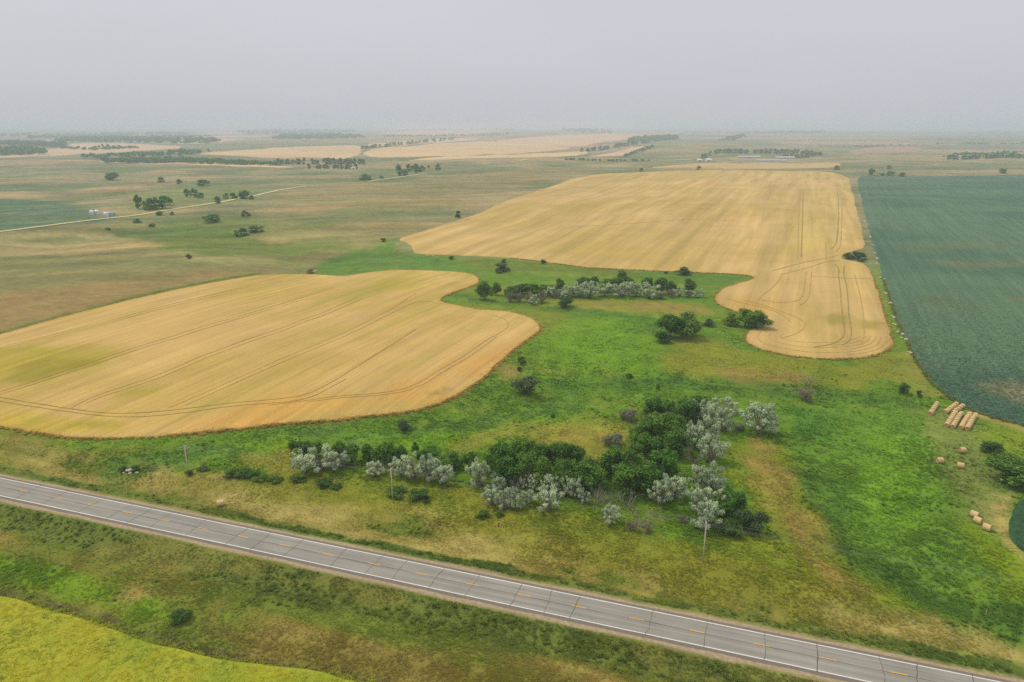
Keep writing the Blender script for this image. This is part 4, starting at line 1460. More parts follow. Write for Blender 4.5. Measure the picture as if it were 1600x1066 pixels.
# ------------------------------------------------------------------ far trees
FT = []
for s in range(5):
    rs = np.random.default_rng(500 + s)
    L_ = lobes_for('green', rs)
    n = 520
    idx = rs.integers(0, len(L_), n)
    Cc = np.array([c for c, r in L_])[idx]
    Rr = np.array([r for c, r in L_])[idx]
    d_ = unit(rs.normal(size=(n, 3)) + np.array([0, 0, 0.3]))
    C = Cc + d_ * (Rr * rs.uniform(0.6, 1.05, n))[:, None]
    C[:, 2] = (C[:, 2] - 0.12) / 0.88
    C[:, 2] = np.where(C[:, 2] < 0.45, C[:, 2] * 0.75, C[:, 2])
    d_[:, 2] = np.abs(d_[:, 2])
    FT.append(leaf_mesh('far_crown', C, unit(d_ + rs.normal(0, 0.5, (n, 3))), rs.uniform(0.10, 0.2, n), leaf_cols('far', n, rs), rs))
    FT[-1].materials.append(M['leaf'])
tbm = MB().tube([(0, 0, -0.02), (0, 0, 0.5)], [0.03, 0.015], 5).mesh('far_trunk')
tbm.materials.append(M['bark'])


def far_tree(box, label, group=None, name='distant_tree', parts=True):
    x, y, z, w, h = place(box)
    h = max(h, 0.45 * w)
    o = bpy.data.objects.new(name, None)
    COL.objects.link(o)
    o.location = (x, y, z - 0.2)
    o.scale = (w * 1.04, w * 1.04, h * 1.0)
    o.rotation_euler = (0, 0, random.uniform(0, 6.28))
    link('crown', random.choice(FT), o)
    link('trunk', tbm, o)
    tag(o, label, 'tree', group)
    return o


FAR_SINGLE = [
    ((210, 224, 303, 327), 'tall narrow tree left of the round grove beside the gravel road'),
    ((222, 242, 312, 329), 'low left tree of the round grove beside the gravel road'),
    ((232, 256, 307, 328), 'middle tree of the round grove beside the gravel road'),
    ((246, 271, 305, 327), 'large right tree of the round grove beside the gravel road'),
    ((287, 298, 294, 308), 'left tree of the small thicket behind the gravel road'),
    ((296, 311, 293, 309), 'middle tree of the small thicket behind the gravel road'),
    ((306, 320, 300, 310), 'low right tree of the small thicket behind the gravel road'),
    ((333, 347, 306, 318), 'round tree standing on the far verge of the gravel road'),
    ((349, 358, 301, 311), 'small left tree of the row by the bend of the gravel road'),
    ((358, 374, 301, 311), 'middle tree of the row by the bend of the gravel road'),
    ((370, 394, 297, 311), 'large right tree of the row by the bend of the gravel road'),
    ((388, 397, 305, 312), 'bush on the near verge where the gravel road bends'),
    ((242, 257, 331, 337), 'left of two small bushes on the near verge of the gravel road'),
    ((265, 272, 330, 336), 'right of two small bushes on the near verge of the gravel road'),
    ((315, 345, 337, 349), 'wide flat dark bush in the green valley below the gravel road'),
    ((376, 388, 328, 340), 'round dark tree right of the wide flat bush in the valley'),
    ((386, 394, 332, 338), 'small bush touching the round dark tree in the valley'),
    ((366, 390, 356, 370), 'left half of the grey thicket low in the green valley'),
    ((388, 413, 351, 364), 'right half of the grey thicket low in the green valley'),
    ((208, 222, 341, 349), 'small pale bush below the gravel road near the grain bins'),
    ((232, 244, 349, 355), 'small brown bush below the gravel road'),
    ((165, 174, 355, 360), 'tiny bush at the left of the green valley'),
    ((617, 630, 256, 275), 'left tree of the grove at the end of the short gravel lane'),
    ((626, 640, 264, 275), 'low bush of the grove at the end of the short gravel lane'),
    ((634, 646, 256, 268), 'second tree of the grove at the end of the short gravel lane'),
    ((642, 656, 255, 271), 'tallest tree of the grove at the end of the short gravel lane'),
    ((652, 666, 258, 269), 'right tree of the grove at the end of the short gravel lane'),
    ((680, 690, 255, 266), 'lone tree right of the grove at the short gravel lane'),
    ((667, 673, 258, 263), 'tiny bush between the lane grove and the lone tree'),
    ((560, 582, 276, 282), 'low dark bush left of the short gravel lane'),
    ((592, 600, 274, 280), 'small bush just left of the short gravel lane'),
    ((1355, 1367, 263, 274), 'tallest tree at the far edge of the soybean field'),
    ((1374, 1382, 270, 275), 'small bush right of the tallest tree at the soybean edge'),
    ((1384, 1398, 267, 275), 'broad bush at the far edge of the soybean field'),
    ((1402, 1414, 269, 276), 'rightmost bush of the row at the soybean edge'),
    ((1385, 1393, 258, 264), 'lone bush in the pasture behind the soybean edge'),
    ((1302, 1313, 258, 266), 'lone bush behind the far right corner of the long wheat field'),
    ((1088, 1096, 259, 266), 'lone bush behind the middle of the long wheat field end'),
    ((1558, 1574, 264, 271), 'lone bush far right behind the soybean field'),
    ((162, 190, 272, 282), 'dark bush patch on the far left pasture'),
    ((246, 258, 276, 285), 'dark bush left of the far pasture pond'),
    ((276, 286, 280, 288), 'small bush right of the far pasture pond'),
    ((308, 330, 280, 291), 'bright green bush patch behind the small thicket'),
    ((998, 1006, 262, 268), 'small bush on the far left rim of the long wheat field'),
]
for b, lab in FAR_SINGLE:
    far_tree(b, lab)


def tree_row(path, wpx, hpx, step, where, gap=0.12):
    path = np.array(path, float)
    L = np.concatenate([[0], np.cumsum(np.linalg.norm(np.diff(path, axis=0), axis=1))])
    n = max(2, int(L[-1] / step))
    k = 0
    for i in range(n):
        if random.random() < gap:
            continue
        t = (i + random.uniform(-0.3, 0.3)) / (n - 1) * L[-1]
        x, y = np.interp(t, L, path[:, 0]), np.interp(t, L, path[:, 1])
        w, h = wpx * random.uniform(0.75, 1.3), hpx * random.uniform(0.75, 1.2)
        k += 1
        far_tree((x - w / 2, x + w / 2, y - h, y), 'distant dark tree, %s from left in %s' % (ordn(k), where), 'trees in ' + where)


tree_row([(436, 257), (500, 257), (572, 257)], 8.5, 10, 5.2, 'the gappy row right of the long dark shelterbelt')
tree_row([(566, 233), (600, 230), (640, 226), (690, 221), (707, 219)], 6.5, 6, 4.2, 'the arching row of trees in the pale grain')
tree_row([(484, 264), (556, 264)], 8, 8, 5.0, 'the low grove under the gappy row')
tree_row([(905, 238), (940, 235), (975, 229), (1000, 226), (1028, 221), (1056, 217)], 6.5, 7, 4.0, 'the slanting belt right of centre')
tree_row([(976, 246), (992, 240), (1010, 235), (1022, 231)], 6, 6, 3.6, 'the short slanting belt below it')
tree_row([(1096, 249), (1110, 243), (1122, 240), (1180, 240), (1240, 241), (1282, 243)], 6.5, 7.5, 4.2, 'the windbreak around the far barns', 0.05)
tree_row([(1225, 246), (1240, 247), (1262, 247), (1280, 243)], 7, 7, 5.0, 'the thick end of the barn windbreak', 0.0)
tree_row([(1482, 250), (1530, 249), (1560, 247), (1620, 248)], 8, 7.5, 5.0, 'the belt at the far right edge', 0.08)
tree_row([(142, 233), (185, 232)], 6, 7, 5.0, 'the short row in the far left grain field', 0.1)
tree_row([(885, 250), (950, 252), (1015, 252)], 7, 3.5, 6, 'the low hedge beyond the pasture right of centre')
tree_row([(622, 205), (700, 204), (800, 203.5)], 5, 3.2, 7.5, 'the sparse skyline row at centre', 0.15)
print('far trees', round(time.time() - T0, 1))


def wood(label, px, hpx, n, name='shelterbelt'):
    """a far wood that reads as one mass: crowns of many trees in one object"""
    P = unproject(px)[:, :2]
    lo, hi = P.min(0), P.max(0)
    rs = np.random.default_rng(len(label))
    pts = []
    poly = [tuple(p) for p in P]
    while len(pts) < n:
        q = rs.uniform(lo, hi, (n * 4, 2))
        q = q[poly_sd(q[:, 0], q[:, 1], poly) < 0]
        pts += list(q)
        if len(q) == 0:
            break
    pts = np.array(pts[:n])
    z = hgt(pts[:, 0], pts[:, 1])
    depth = np.hypot(pts[:, 0], pts[:, 1])
    Cs, Ns, Ss, Co = [], [], [], []
    for (x, y), zz, dp in zip(pts, z, depth):
        hh = hpx / FPX * dp * rs.uniform(0.7, 1.25)
        ww = hh * rs.uniform(0.8, 1.3)
        m = 60
        d_ = unit(rs.normal(size=(m, 3)))
        d_[:, 2] = np.abs(d_[:, 2]) * 1.1 - 0.35
        rad = rs.uniform(0.6, 1.0, (m, 1))
        C = d_ * rad * np.array([ww / 2, ww / 2, hh * 0.52]) + np.array([x, y, zz + hh * 0.5])
        Cs.append(C)
        Ns.append(unit(d_ + rs.normal(0, 0.5, (m, 3))))
        Ss.append(rs.uniform(0.25, 0.5, m) * ww)
        Co.append(leaf_cols('far', m, rs) * rs.uniform(0.8, 1.2))
    me = leaf_mesh(name, np.concatenate(Cs), np.concatenate(Ns), np.concatenate(Ss), np.concatenate(Co), rs)
    o = link(name, me, None, M['leaf'])
    tag(o, label, 'trees', None, 'stuff')
    return o


wood('long dark shelterbelt in front of pale fields at left', [(163, 255), (300, 256.5), (400, 259), (436, 259.5), (436, 257.5), (380, 256), (300, 251.5), (162, 252.5)], 6.0, 420)
wood('blue-green scrub behind the long dark shelterbelt', [(115, 248), (160, 244), (240, 241), (330, 237), (300, 243), (230, 247), (160, 249)], 5.0, 140)
wood('dark wooded belt at the far left edge', [(-60, 244), (30, 244), (78, 243), (60, 239), (40, 236), (-60, 240)], 7.4, 137)
wood('upper dark belt at the far left', [(-60, 229), (40, 229), (105, 232), (100, 228), (40, 226), (-60, 226)], 6.1, 162)
wood('long thin wooded belt below the left skyline', [(80, 223), (160, 224), (260, 226), (350, 225), (350, 221), (240, 219), (130, 218.5)], 5.4, 325)
wood('bluish wood on the left skyline', [(-80, 214), (100, 215), (300, 212), (290, 209.5), (100, 211), (-80, 211)], 3.4, 275)
wood('dense wood under the skyline left of centre', [(425, 218.5), (500, 219), (572, 216.5), (560, 213.5), (520, 211.5), (470, 213), (440, 214)], 4.6, 325)
wood('thin wood on the skyline above the dense wood', [(360, 210), (450, 211), (560, 208), (550, 206), (440, 206), (370, 207)], 4.1, 200)
wood('wood at the upper end of the slanting belt', [(970, 226), (1010, 222), (1056, 220), (1058, 216), (1020, 216), (985, 219)], 6.1, 150)
wood('dark plantation block right of centre', [(1122, 222), (1145, 221), (1166, 214), (1160, 212), (1135, 217)], 3.8, 100)
wood('thin dark strip on the right skyline', [(1165, 210), (1290, 209), (1288, 206.5), (1165, 207.5)], 2.7, 137)
wood('hill wood on the skyline at centre right', [(878, 207), (960, 209), (955, 206), (890, 203.5)], 3.4, 137)
wood('low scrub left of the belt at the far right', [(1460, 246), (1520, 243), (1600, 241), (1600, 238), (1500, 241)], 3.0, 90)
wood('broken belt crossing the pale field at upper left', [(90, 233), (150, 236), (215, 233), (215, 231.5), (150, 234), (90, 231.5)], 4.0, 60)
wood('faint far belt above the long thin wooded belt', [(40, 218), (180, 217.5), (330, 215), (330, 213.5), (180, 215.5), (40, 216)], 3.4, 150)
wood('belt along the low ridge under the centre skyline', [(600, 215), (720, 213.5), (800, 211), (800, 209.8), (720, 212), (600, 213.5)], 2.6, 90)
wood('thin hedge line in the right far pasture', [(1330, 231), (1480, 226), (1600, 226), (1600, 225), (1480, 225), (1330, 230)], 2.2, 70)
print('woods', round(time.time() - T0, 1))

# ------------------------------------------------------------------ utility poles and wires
def pole(px_base, px_top_y, rz, label, arms, lean=(0, 0)):
    b = unproject([px_base])[0]
    dx, dy, dz = rays([(px_base[0], px_top_y)])
    hh = H + dz[0] / math.hypot(dx[0], dy[0]) * math.hypot(b[0], b[1]) - b[2]
    hh = float(np.clip(hh, 9.5, 12.5))
    root = bpy.data.objects.new('utility_pole', None)
    COL.objects.link(root)
    root.location = b
    root.rotation_euler = (lean[0], lean[1], rz)
    tag(root, label, 'utility pole', 'wooden utility poles beside the highway')
    MB().tube([(0, 0, -0.5), (0, 0, hh * 0.5), (0, 0, hh)], [0.17, 0.145, 0.11], 9).build('shaft', M['wood'], root, True)
    tips = []
    for z in arms:
        MB().box((0.0, 0.14, hh - z), (2.6, 0.11, 0.14)).build('crossarm', M['wood'], root)
        for sx in (-1, 1):
            MB().tube([(0, 0.10, hh - z - 0.75), (sx * 0.75, 0.14, hh - z - 0.06)], 0.025, 5).build('brace', M['wood'], root)
        for x in (-1.15, -0.5, 1.15):
            MB().lathe([(0.001, 0), (0.05, 0.0), (0.055, 0.05), (0.03, 0.09), (0.05, 0.12), (0.03, 0.19), (0.001, 0.2)], 8)
            m = MB().lathe([(0.001, 0), (0.05, 0.0), (0.055, 0.05), (0.03, 0.09), (0.05, 0.12), (0.03, 0.19), (0.001, 0.2)], 8)
            o = m.build('insulator', M['ceramic'], root)
            o.location = (x, 0.14, hh - z + 0.07)
            if z == arms[0]:
                tips.append((x, 0.14, hh - z + 0.26))
    ca, sa = math.cos(rz), math.sin(rz)
    return [Vector((b[0] + x * ca - y * sa, b[1] + x * sa + y * ca, b[2] + z)) for x, y, z in tips]


pa_ = math.atan2(RDIR[1], RDIR[0]) + math.pi / 2
t1 = pole((295, 742), 702, pa_ - 0.5, 'wooden utility pole with double crossarm left of the low hedge', (0.35, 1.15))
t2 = pole((613.5, 780), 738, pa_ - 0.1, 'wooden utility pole with crossarm in front of the western clump', (0.35,))
t3 = pole((1098, 877), 815, pa_ + 0.05, 'pale wooden utility pole standing before the eastern grove', (0.35,))
far_r = [p + (t3[0] - t2[0]) * 1.0 for p in t3]
for (A, B), seg in (((t1, t2), 'between the left and middle utility poles'), ((t2, t3), 'between the middle and right utility poles'), ((t3, far_r), 'leaving frame right of the right pole')):
    for i, (a, b) in enumerate(zip(A, B)):
        pts = []
        for k in range(17):
            t = k / 16
            p = a.lerp(b, t)
            p.z -= 4 * 0.8 * t * (1 - t)
            pts.append(p)
        o = MB().tube(pts, 0.018, 4).build('overhead_wire', M['wire'])
        tag(o, 'thin overhead wire, %s, %s' % (('nearest the road', 'middle', 'farthest from the road')[i], seg), 'wire', 'overhead wires')

# yellow marker, posts
def at(px):
    return unproject([px])[0]


b = at((345, 752))
mk = bpy.data.objects.new('marker_sign', None)
COL.objects.link(mk)
mk.location = b
mk.rotation_euler = (0, 0, 0.2)
tag(mk, 'small yellow marker sign on a post by the low hedge', 'sign')
MB().tube([(0, 0, -0.2), (0, 0, 1.5)], 0.05, 6).build('post', M['wood'], mk)
MB().box((0, -0.08, 1.5), (0.75, 0.04, 0.75)).build('plate', M['sign_yellow'], mk)
b = at((779, 823))
st = bpy.data.objects.new('weathered_post', None)
COL.objects.link(st)
st.location = b
tag(st, 'short brown weathered post in dry grass before the middle grove', 'post')
M['brown'] = mat_plain('brown_wood', alb((112, 72, 40)), 0.3, 4)
MB().tube([(0, 0, -0.2), (0.03, 0, 0.8), (0.10, 0.02, 1.3)], [0.16, 0.14, 0.12], 7).build('shaft', M['brown'], st)
MB().tube([(0.10, 0.02, 1.3), (0.14, 0.02, 1.42)], [0.14, 0.05], 7).build('broken_top', M['straw'], st)
for px, lab in (((889, 794), 'pale fence post at the edge of the middle grove'), ((1540, 960), 'pale fence post in the wet meadow at bottom right'), ((755, 776), 'pale fence post left of the middle grove front')):
    b = at(px)
    o = MB().tube([(0, 0, -0.2), (0.02, 0, 0.7), (0.03, 0.01, 1.35)], [0.07, 0.065, 0.06], 6).build('fence_post', M['wood'])
    o.location = b
    tag(o, lab, 'post', 'fence posts')

# ------------------------------------------------------------------ hay bales
def bale_meshes():
    n, m = 28, 9
    R0, Ln = 0.80, 1.5
    rs = np.random.default_rng(12)
    V, F = [], []
    for i in range(m):
        t = i / (m - 1)
        x = (t - 0.5) * Ln
        edge = 0.05 * (abs(t - 0.5) * 2) ** 6
        for j in range(n):
            a = 2 * math.pi * j / n
            r = R0 * (1 - edge) * (1 + 0.018 * rs.normal()) + 0.012 * math.sin(i * 2.3)
            z = r * math.sin(a)
            z = max(z, -0.72)
            V.append((x, r * math.cos(a), z + 0.72))
    for i in range(m - 1):
        for j in range(n):
            a = i * n + j
            bq = i * n + (j + 1) % n
            F.append((a, bq, bq + n, a + n))
    body = mesh_np('bale_body', V, F, True)
    body.materials.append(M['straw'])
    ends = []
    for sx in (-1, 1):
        V, F = [], []
        rings = [0.02, 0.14, 0.18, 0.31, 0.35, 0.48, 0.52, 0.65, 0.69, 0.765]
        for k, r in enumerate(rings):
            for j in range(n):
                a = 2 * math.pi * j / n
                dep = 0.025 if k % 2 else -0.01
                V.append((sx * (Ln / 2 - 0.02 - (0.03 if k in (2, 4, 6, 8) else 0.0) + 0.01 * rs.normal()), r * math.cos(a + 0.1 * k), max(r * math.sin(a + 0.1 * k), -0.71) + 0.72))
        for k in range(len(rings) - 1):
            for j in range(n):
                a = k * n + j
                bq = k * n + (j + 1) % n
                F.append((a, bq, bq + n, a + n) if sx > 0 else (a, a + n, bq + n, bq))
        e = mesh_np('bale_end', V, F, False)
        e.materials.append(M['straw_end'])
        ends.append(e)
    return body, ends


BODY, ENDS = bale_meshes()


def bale(x, y, rz, label, group=None, s=1.0):
    o = bpy.data.objects.new('hay_bale', None)
    COL.objects.link(o)
    z = float(hgt(np.array([x]), np.array([y]))[0])
    o.location = (x, y, z - 0.03)
    o.rotation_euler = (0, 0, rz)
    o.scale = (s, s, s)
    tag(o, label, 'hay bale', group)
    link('body', BODY, o)
    for e in ENDS:
        link('end_face', e, o)
    return o


ROWS = [
    ((1454, 648), (1463, 634), 4, 'the leftmost short row'), ((1478, 646), (1493, 634.5), 4, 'the top left row'), ((1489, 647), (1503, 637.5), 3, 'the top right row'),
    ((1479, 667), (1491, 648.5), 6, 'the first of four long rows'), ((1488.5, 669), (1500.5, 649.5), 6, 'the second of four long rows'),
    ((1501.5, 670.5), (1513.5, 650.5), 6, 'the third of four long rows'), ((1511, 672), (1523, 651.5), 6, 'the fourth of four long rows'),
]
for a, b2, n, where in ROWS:
    A, B = unproject([a])[0], unproject([b2])[0]
    rz = math.atan2(B[1] - A[1], B[0] - A[0])
    dirv = np.array([math.cos(rz), math.sin(rz)])
    total = np.hypot(B[0] - A[0], B[1] - A[1])
    gap = max(1.53, min(2.0, total / max(n - 1, 1) * 1.0))
    n2 = max(n, int(total / 1.75) + 1)
    gap = max(1.53, total / (n2 - 1))
    for i in range(n2):
        p = A[:2] + dirv * gap * i + np.random.default_rng(i + n).normal(0, 0.06, 2)
        bale(p[0], p[1], rz + random.uniform(-0.05, 0.05), 'round hay bale, %s from near end of %s' % (ordn(i + 1), where), 'round hay bales in rows', 1.02)
for px, rz, lab in (((1503, 707), 0.1, 'single round hay bale nearest below the bale rows'), ((1467.5, 723), 0.05, 'single round hay bale seen side on left of the mown strip'),
                       ((1500, 731), -0.5, 'single round hay bale lowest of the three scattered ones'), ((1522, 808), 2.2, 'upper bale of the touching pair on the mown strip'),
                       ((1527, 817), 2.2, 'lower bale of the touching pair on the mown strip'), ((1541, 828), 2.3, 'single hay bale right below the touching pair'),
                       ((345, 790), 0.4, 'lone round hay bale on the verge beside the highway')):
    p = at(px)
    bale(p[0], p[1], rz, lab, None, 1.12)

# ------------------------------------------------------------------ field stones
def rock_mesh(seed):
    bm = bmesh.new()
    bmesh.ops.create_icosphere(bm, subdivisions=2, radius=0.5)
    rs = np.random.default_rng(seed)
    k = rs.normal(size=(4, 3)) * 2.2
    for v in bm.verts:
        p = np.array(v.co)
        f = 1 + sum(0.12 * math.sin(float(p @ q) * 2 + i) for i, q in enumerate(k))
        v.co = Vector((p[0] * f * 1.15, p[1] * f, p[2] * f * 0.75))
    me = bpy.data.meshes.new('rock')
    bm.to_mesh(me)
    bm.free()
    me.materials.append(M['stone'])
    return me


ROCKS = [rock_mesh(i) for i in range(4)]


def rock(x, y, s, label, group=None, dz=0.0):
    z = float(hgt(np.array([x]), np.array([y]))[0])
    o = link('rock', random.choice(ROCKS))
    o.location = (x, y, z + 0.2 * s + dz)
    o.rotation_euler = (random.uniform(-0.3, 0.3), random.uniform(-0.3, 0.3), random.uniform(0, 6.28))
    o.scale = (s, s * random.uniform(0.8, 1.1), s * random.uniform(0.8, 1.1))
    tag(o, label, 'rock', group)


c0 = at((203, 738))
for i in range(16):
    a, q = random.uniform(0, 6.28), abs(random.gauss(0, 1.0))
    rock(c0[0] + q * 1.3 * math.cos(a), c0[1] + q * 0.8 * math.sin(a), random.uniform(0.4, 0.95), 'pale rock in the rock heap left of the left utility pole', 'heap of pale rocks', max(0, 0.7 - 0.5 * q))
edge = [(1343, 300), (1348, 318), (1353, 346), (1356, 356), (1362, 372), (1366, 384), (1369, 396), (1372, 405), (1375, 413), (1381, 436), (1386, 459), (1391, 474), (1397, 496), (1402, 508), (1408, 522), (1413, 530), (1424, 552)]
for i, px in enumerate(edge):
    p = at((px[0] - 2.5, px[1]))
    for k in range(2):
        rock(p[0] + random.uniform(-0.8, 0.8), p[1] + (1 - 2 * k) * random.uniform(0.3, 2.5), random.uniform(1.1, 2.1), 'pale field stone, %s from far end of the wheat-soybean strip' % ordn(i * 2 + k + 1), 'field stones between wheat and soybeans')
for px in ((484, 425), (490, 425.5), (493, 424)):
    p = at(px)
    rock(p[0], p[1], random.uniform(1.2, 2.0), 'pale rock beside the brush heap above the left wheat field', 'rocks by the brush heap')
for px in ((668, 400.5), (677, 400.8)):
    p = at(px)
    rock(p[0], p[1], 1.5, 'pale rock under the left end of the long wheat field', 'rocks under the long wheat field')

# ------------------------------------------------------------------ grain bins and far farm buildings
def grain_bin(px, diam, label, mat):
    p = at(px)
    o = bpy.data.objects.new('grain_bin', None)
    COL.objects.link(o)
    o.location = p
    tag(o, label, 'grain bin', 'steel grain bins by the gravel road')
    r, hw = diam / 2, diam * 0.75
    prof = [(r, -0.3)]
    for k in range(14):
        prof += [(r, hw * k / 14), (r + 0.05, hw * (k + 0.5) / 14)]
    prof.append((r, hw))
    MB().lathe(prof, 24).build('wall', mat, o)
    rf = MB().lathe([(r + 0.12, hw - 0.05), (r * 0.5, hw + r * 0.32), (0.45, hw + r * 0.60)], 24).build('roof', mat, o)
    MB().lathe([(0.5, hw + r * 0.58), (0.5, hw + r * 0.60 + 0.35), (0.01, hw + r * 0.60 + 0.5)], 12).build('cap', M['tin_dull'], rf)
    MB().box((0, -r - 0.03, 1.0), (0.9, 0.12, 1.9)).build('door', M['tin_dull'], o)


grain_bin((144, 335.5), 5.2, 'left of two bright steel grain bins above the gravel road', M['tin'])
grain_bin((151.5, 335), 5.2, 'right of two bright steel grain bins above the gravel road', M['tin'])
grain_bin((166.5, 338.5), 5.4, 'nearest bright steel grain bin of the group of three', M['tin'])
grain_bin((173, 338), 5.4, 'middle dull steel grain bin of the group of three', M['tin_dull'])
grain_bin((177.5, 337), 4.6, 'right dull steel grain bin of the group of three', M['tin_dull'])


def shed(px, L_, Wd, Hh, rz, label, wall, roof, cat='barn', name='barn'):
    p = at(px)
    o = bpy.data.objects.new(name, None)
    COL.objects.link(o)
    o.location = p
    o.rotation_euler = (0, 0, rz)
    tag(o, label, cat)
    MB().box((0, 0, Hh / 2 - 0.3), (L_, Wd, Hh + 0.6)).build('wall', M[wall], o)
    rp = Wd * 0.28
    m = MB()
    ov = 0.4
    m.v = [(-L_ / 2 - ov, -Wd / 2 - ov, Hh), (L_ / 2 + ov, -Wd / 2 - ov, Hh), (L_ / 2 + ov, 0, Hh + rp), (-L_ / 2 - ov, 0, Hh + rp), (-L_ / 2 - ov, Wd / 2 + ov, Hh), (L_ / 2 + ov, Wd / 2 + ov, Hh)]
    m.f = [(0, 1, 2, 3), (3, 2, 5, 4), (0, 3, 4), (1, 5, 2), (0, 4, 5, 1)]
    m.build('roof', M[roof], o)
    MB().box((0, -Wd / 2 - 0.05, Hh * 0.38), (min(4.0, L_ * 0.3), 0.12, Hh * 0.75)).build('door', M['dark'], o)


shed((1093, 252), 13, 9, 4.0, 0.0, 'small white shed left of the white barn at the far farm', 'white', 'white')
shed((1107, 252.5), 14, 11, 5.5, 0.0, 'white barn in front of the far windbreak', 'white', 'white')
shed((1170, 247), 70, 14, 3.5, 0.02, 'long low grey barn left inside the far windbreak', 'tin_dull', 'roof')
shed((1226, 248), 62, 14, 3.5, 0.02, 'long low grey barn right inside the far windbreak', 'tin_dull', 'roof')
shed((1205, 252), 90, 10, 2.6, 0.02, 'long low pale barn in front of the two grey barns', 'roof', 'roof')
shed((1066, 251), 50, 5, 2.0, 0.02, 'long low pale shed left of the white shed at the far farm', 'roof', 'roof')
shed((552, 264.5), 10, 7, 3.2, 0.3, 'small white farmhouse at the end of the low grove', 'white', 'roof', 'house', 'farmhouse')
shed((535, 216), 26, 16, 8.0, 0.0, 'tiny white building in the dense wood under the skyline', 'white', 'white', 'house', 'farmhouse')
print('objects', round(time.time() - T0, 1))

# ------------------------------------------------------------------ grass tufts
def tuft_mesh(seed, n, lean, hgt_, w):
    rs = np.random.default_rng(seed)
    V, F = [], []
    for k in range(n):
        a = rs.uniform(0, 6.28)
        d = np.array([math.cos(a), math.sin(a), 0])
        s = np.array([-math.sin(a), math.cos(a), 0])
        b0 = d * rs.uniform(0, 0.18) + s * rs.normal(0, 0.08)
        h_ = hgt_ * rs.uniform(0.6, 1.15)
        ln = lean * rs.uniform(0.5, 1.4)
        m = b0 + d * ln * 0.45 + np.array([0, 0, h_ * 0.7])
        t = b0 + d * ln + np.array([0, 0, h_])
        i = len(V)
        V += [b0 - s * w * 0.5, b0 + s * w * 0.5, m + s * w * 0.45, m - s * w * 0.45, t + s * w * 0.1, t - s * w * 0.1]
        F += [(i, i + 1, i + 2, i + 3), (i + 3, i + 2, i + 4, i + 5)]
    me = mesh_np('tuft', V, F)
    me.materials.append(M['tuft'])
    return me


def scatter(name, label, pts, col, scale, tufts, cat='grass'):
    """grass tufts stood on given points by geometry nodes"""
    me = bpy.data.meshes.new(name)
    me.vertices.add(len(pts))
    me.vertices.foreach_set('co', np.asarray(pts, np.float32).ravel())
    me.update()
    a = me.attributes.new('col', 'FLOAT_COLOR', 'POINT')
    c4 = np.ones((len(pts), 4), np.float32)
    c4[:, :3] = col
    a.data.foreach_set('color', c4.ravel())
    a = me.attributes.new('sc', 'FLOAT', 'POINT')
    a.data.foreach_set('value', np.asarray(scale, np.float32))
    o = link(name, me)
    me.materials.append(M['tuft'])
    tmpl = []
    coll = bpy.data.collections.new(name + '_forms')
    for t in tufts:
        q = bpy.data.objects.new('tuft_form', t)
        coll.objects.link(q)
    ng = bpy.data.node_groups.new(name, 'GeometryNodeTree')
    ng.interface.new_socket('Geometry', in_out='INPUT', socket_type='NodeSocketGeometry')
    ng.interface.new_socket('Geometry', in_out='OUTPUT', socket_type='NodeSocketGeometry')
    n = ng.nodes
    gi, go = n.new('NodeGroupInput'), n.new('NodeGroupOutput')
    ip = n.new('GeometryNodeInstanceOnPoints')
    ci = n.new('GeometryNodeCollectionInfo')
    ci.inputs['Collection'].default_value = coll
    ci.inputs['Separate Children'].default_value = True
    ci.inputs['Reset Children'].default_value = True
    ip.inputs['Pick Instance'].default_value = True
    na_ = n.new('GeometryNodeInputNamedAttribute')
    na_.data_type = 'FLOAT'
    na_.inputs['Name'].default_value = 'sc'
    rv = n.new('FunctionNodeRandomValue')
    rv.data_type = 'FLOAT_VECTOR'
    rv.inputs[0].default_value = (-0.15, -0.15, 0)
    rv.inputs[1].default_value = (0.15, 0.15, 6.28)
    L = ng.links
    L.new(gi.outputs[0], ip.inputs['Points'])
    L.new(ci.outputs[0], ip.inputs['Instance'])
    L.new(na_.outputs['Attribute'], ip.inputs['Scale'])
    L.new(rv.outputs[0], ip.inputs['Rotation'])
    L.new(ip.outputs[0], go.inputs[0])
    md = o.modifiers.new('scatter', 'NODES')
    md.node_group = ng
    tag(o, label, cat, None, 'stuff')
    return o


rs = np.random.default_rng(77)
NT = 430000
a_ = rs.uniform(math.radians(-42), math.radians(42), NT)
r_ = 88 * (440 / 88) ** rs.uniform(0, 1, NT)
tx, ty = r_ * np.sin(a_), r_ * np.cos(a_)
keep = (np.abs(road_d(tx, ty)) > 6.4) & (rs.uniform(0, 1, NT) > sstep(230, 440, r_))
for px in (W1_PX, W2_PX, SOY_PX, SOY2_PX, CAN_PX):
    P = unproject(px)[:, :2]
    keep &= poly_sd(tx, ty, [tuple(p) for p in P]) > -0.5
clump = fbm(tx, ty, 3.5, 3, 501)
keep &= rs.uniform(-0.7, 0.9, NT) < clump + 0.35
tx, ty = tx[keep], ty[keep]
tc_ = ground_tone(tx, ty)
tc_ *= 1.34 * rs.uniform(0.86, 1.15, (len(tx), 1)) * (1 + rs.normal(0, 0.05, (len(tx), 3)))
gsz = rs.uniform(0.4, 0.95, len(tx)) * (1 + 0.35 * fbm(tx, ty, 12, 3, 511))
# short turf on the mown strip, taller in the wet meadow (greener ground)
lush = np.clip((tc_[:, 1] / (tc_[:, 0] + 1e-4) - 1.0) * 0.8, 0, 1)
gsz *= 0.75 + 0.55 * lush
TUFTS = [tuft_mesh(i, 12, 0.45, 0.30, 0.10) for i in range(4)]
scatter('meadow_grass', 'rough meadow and verge grass on both sides of the highway', np.column_stack([tx, ty, hgt(tx, ty) - 0.03]), np.clip(tc_, 0.004, 0.9), gsz, TUFTS)
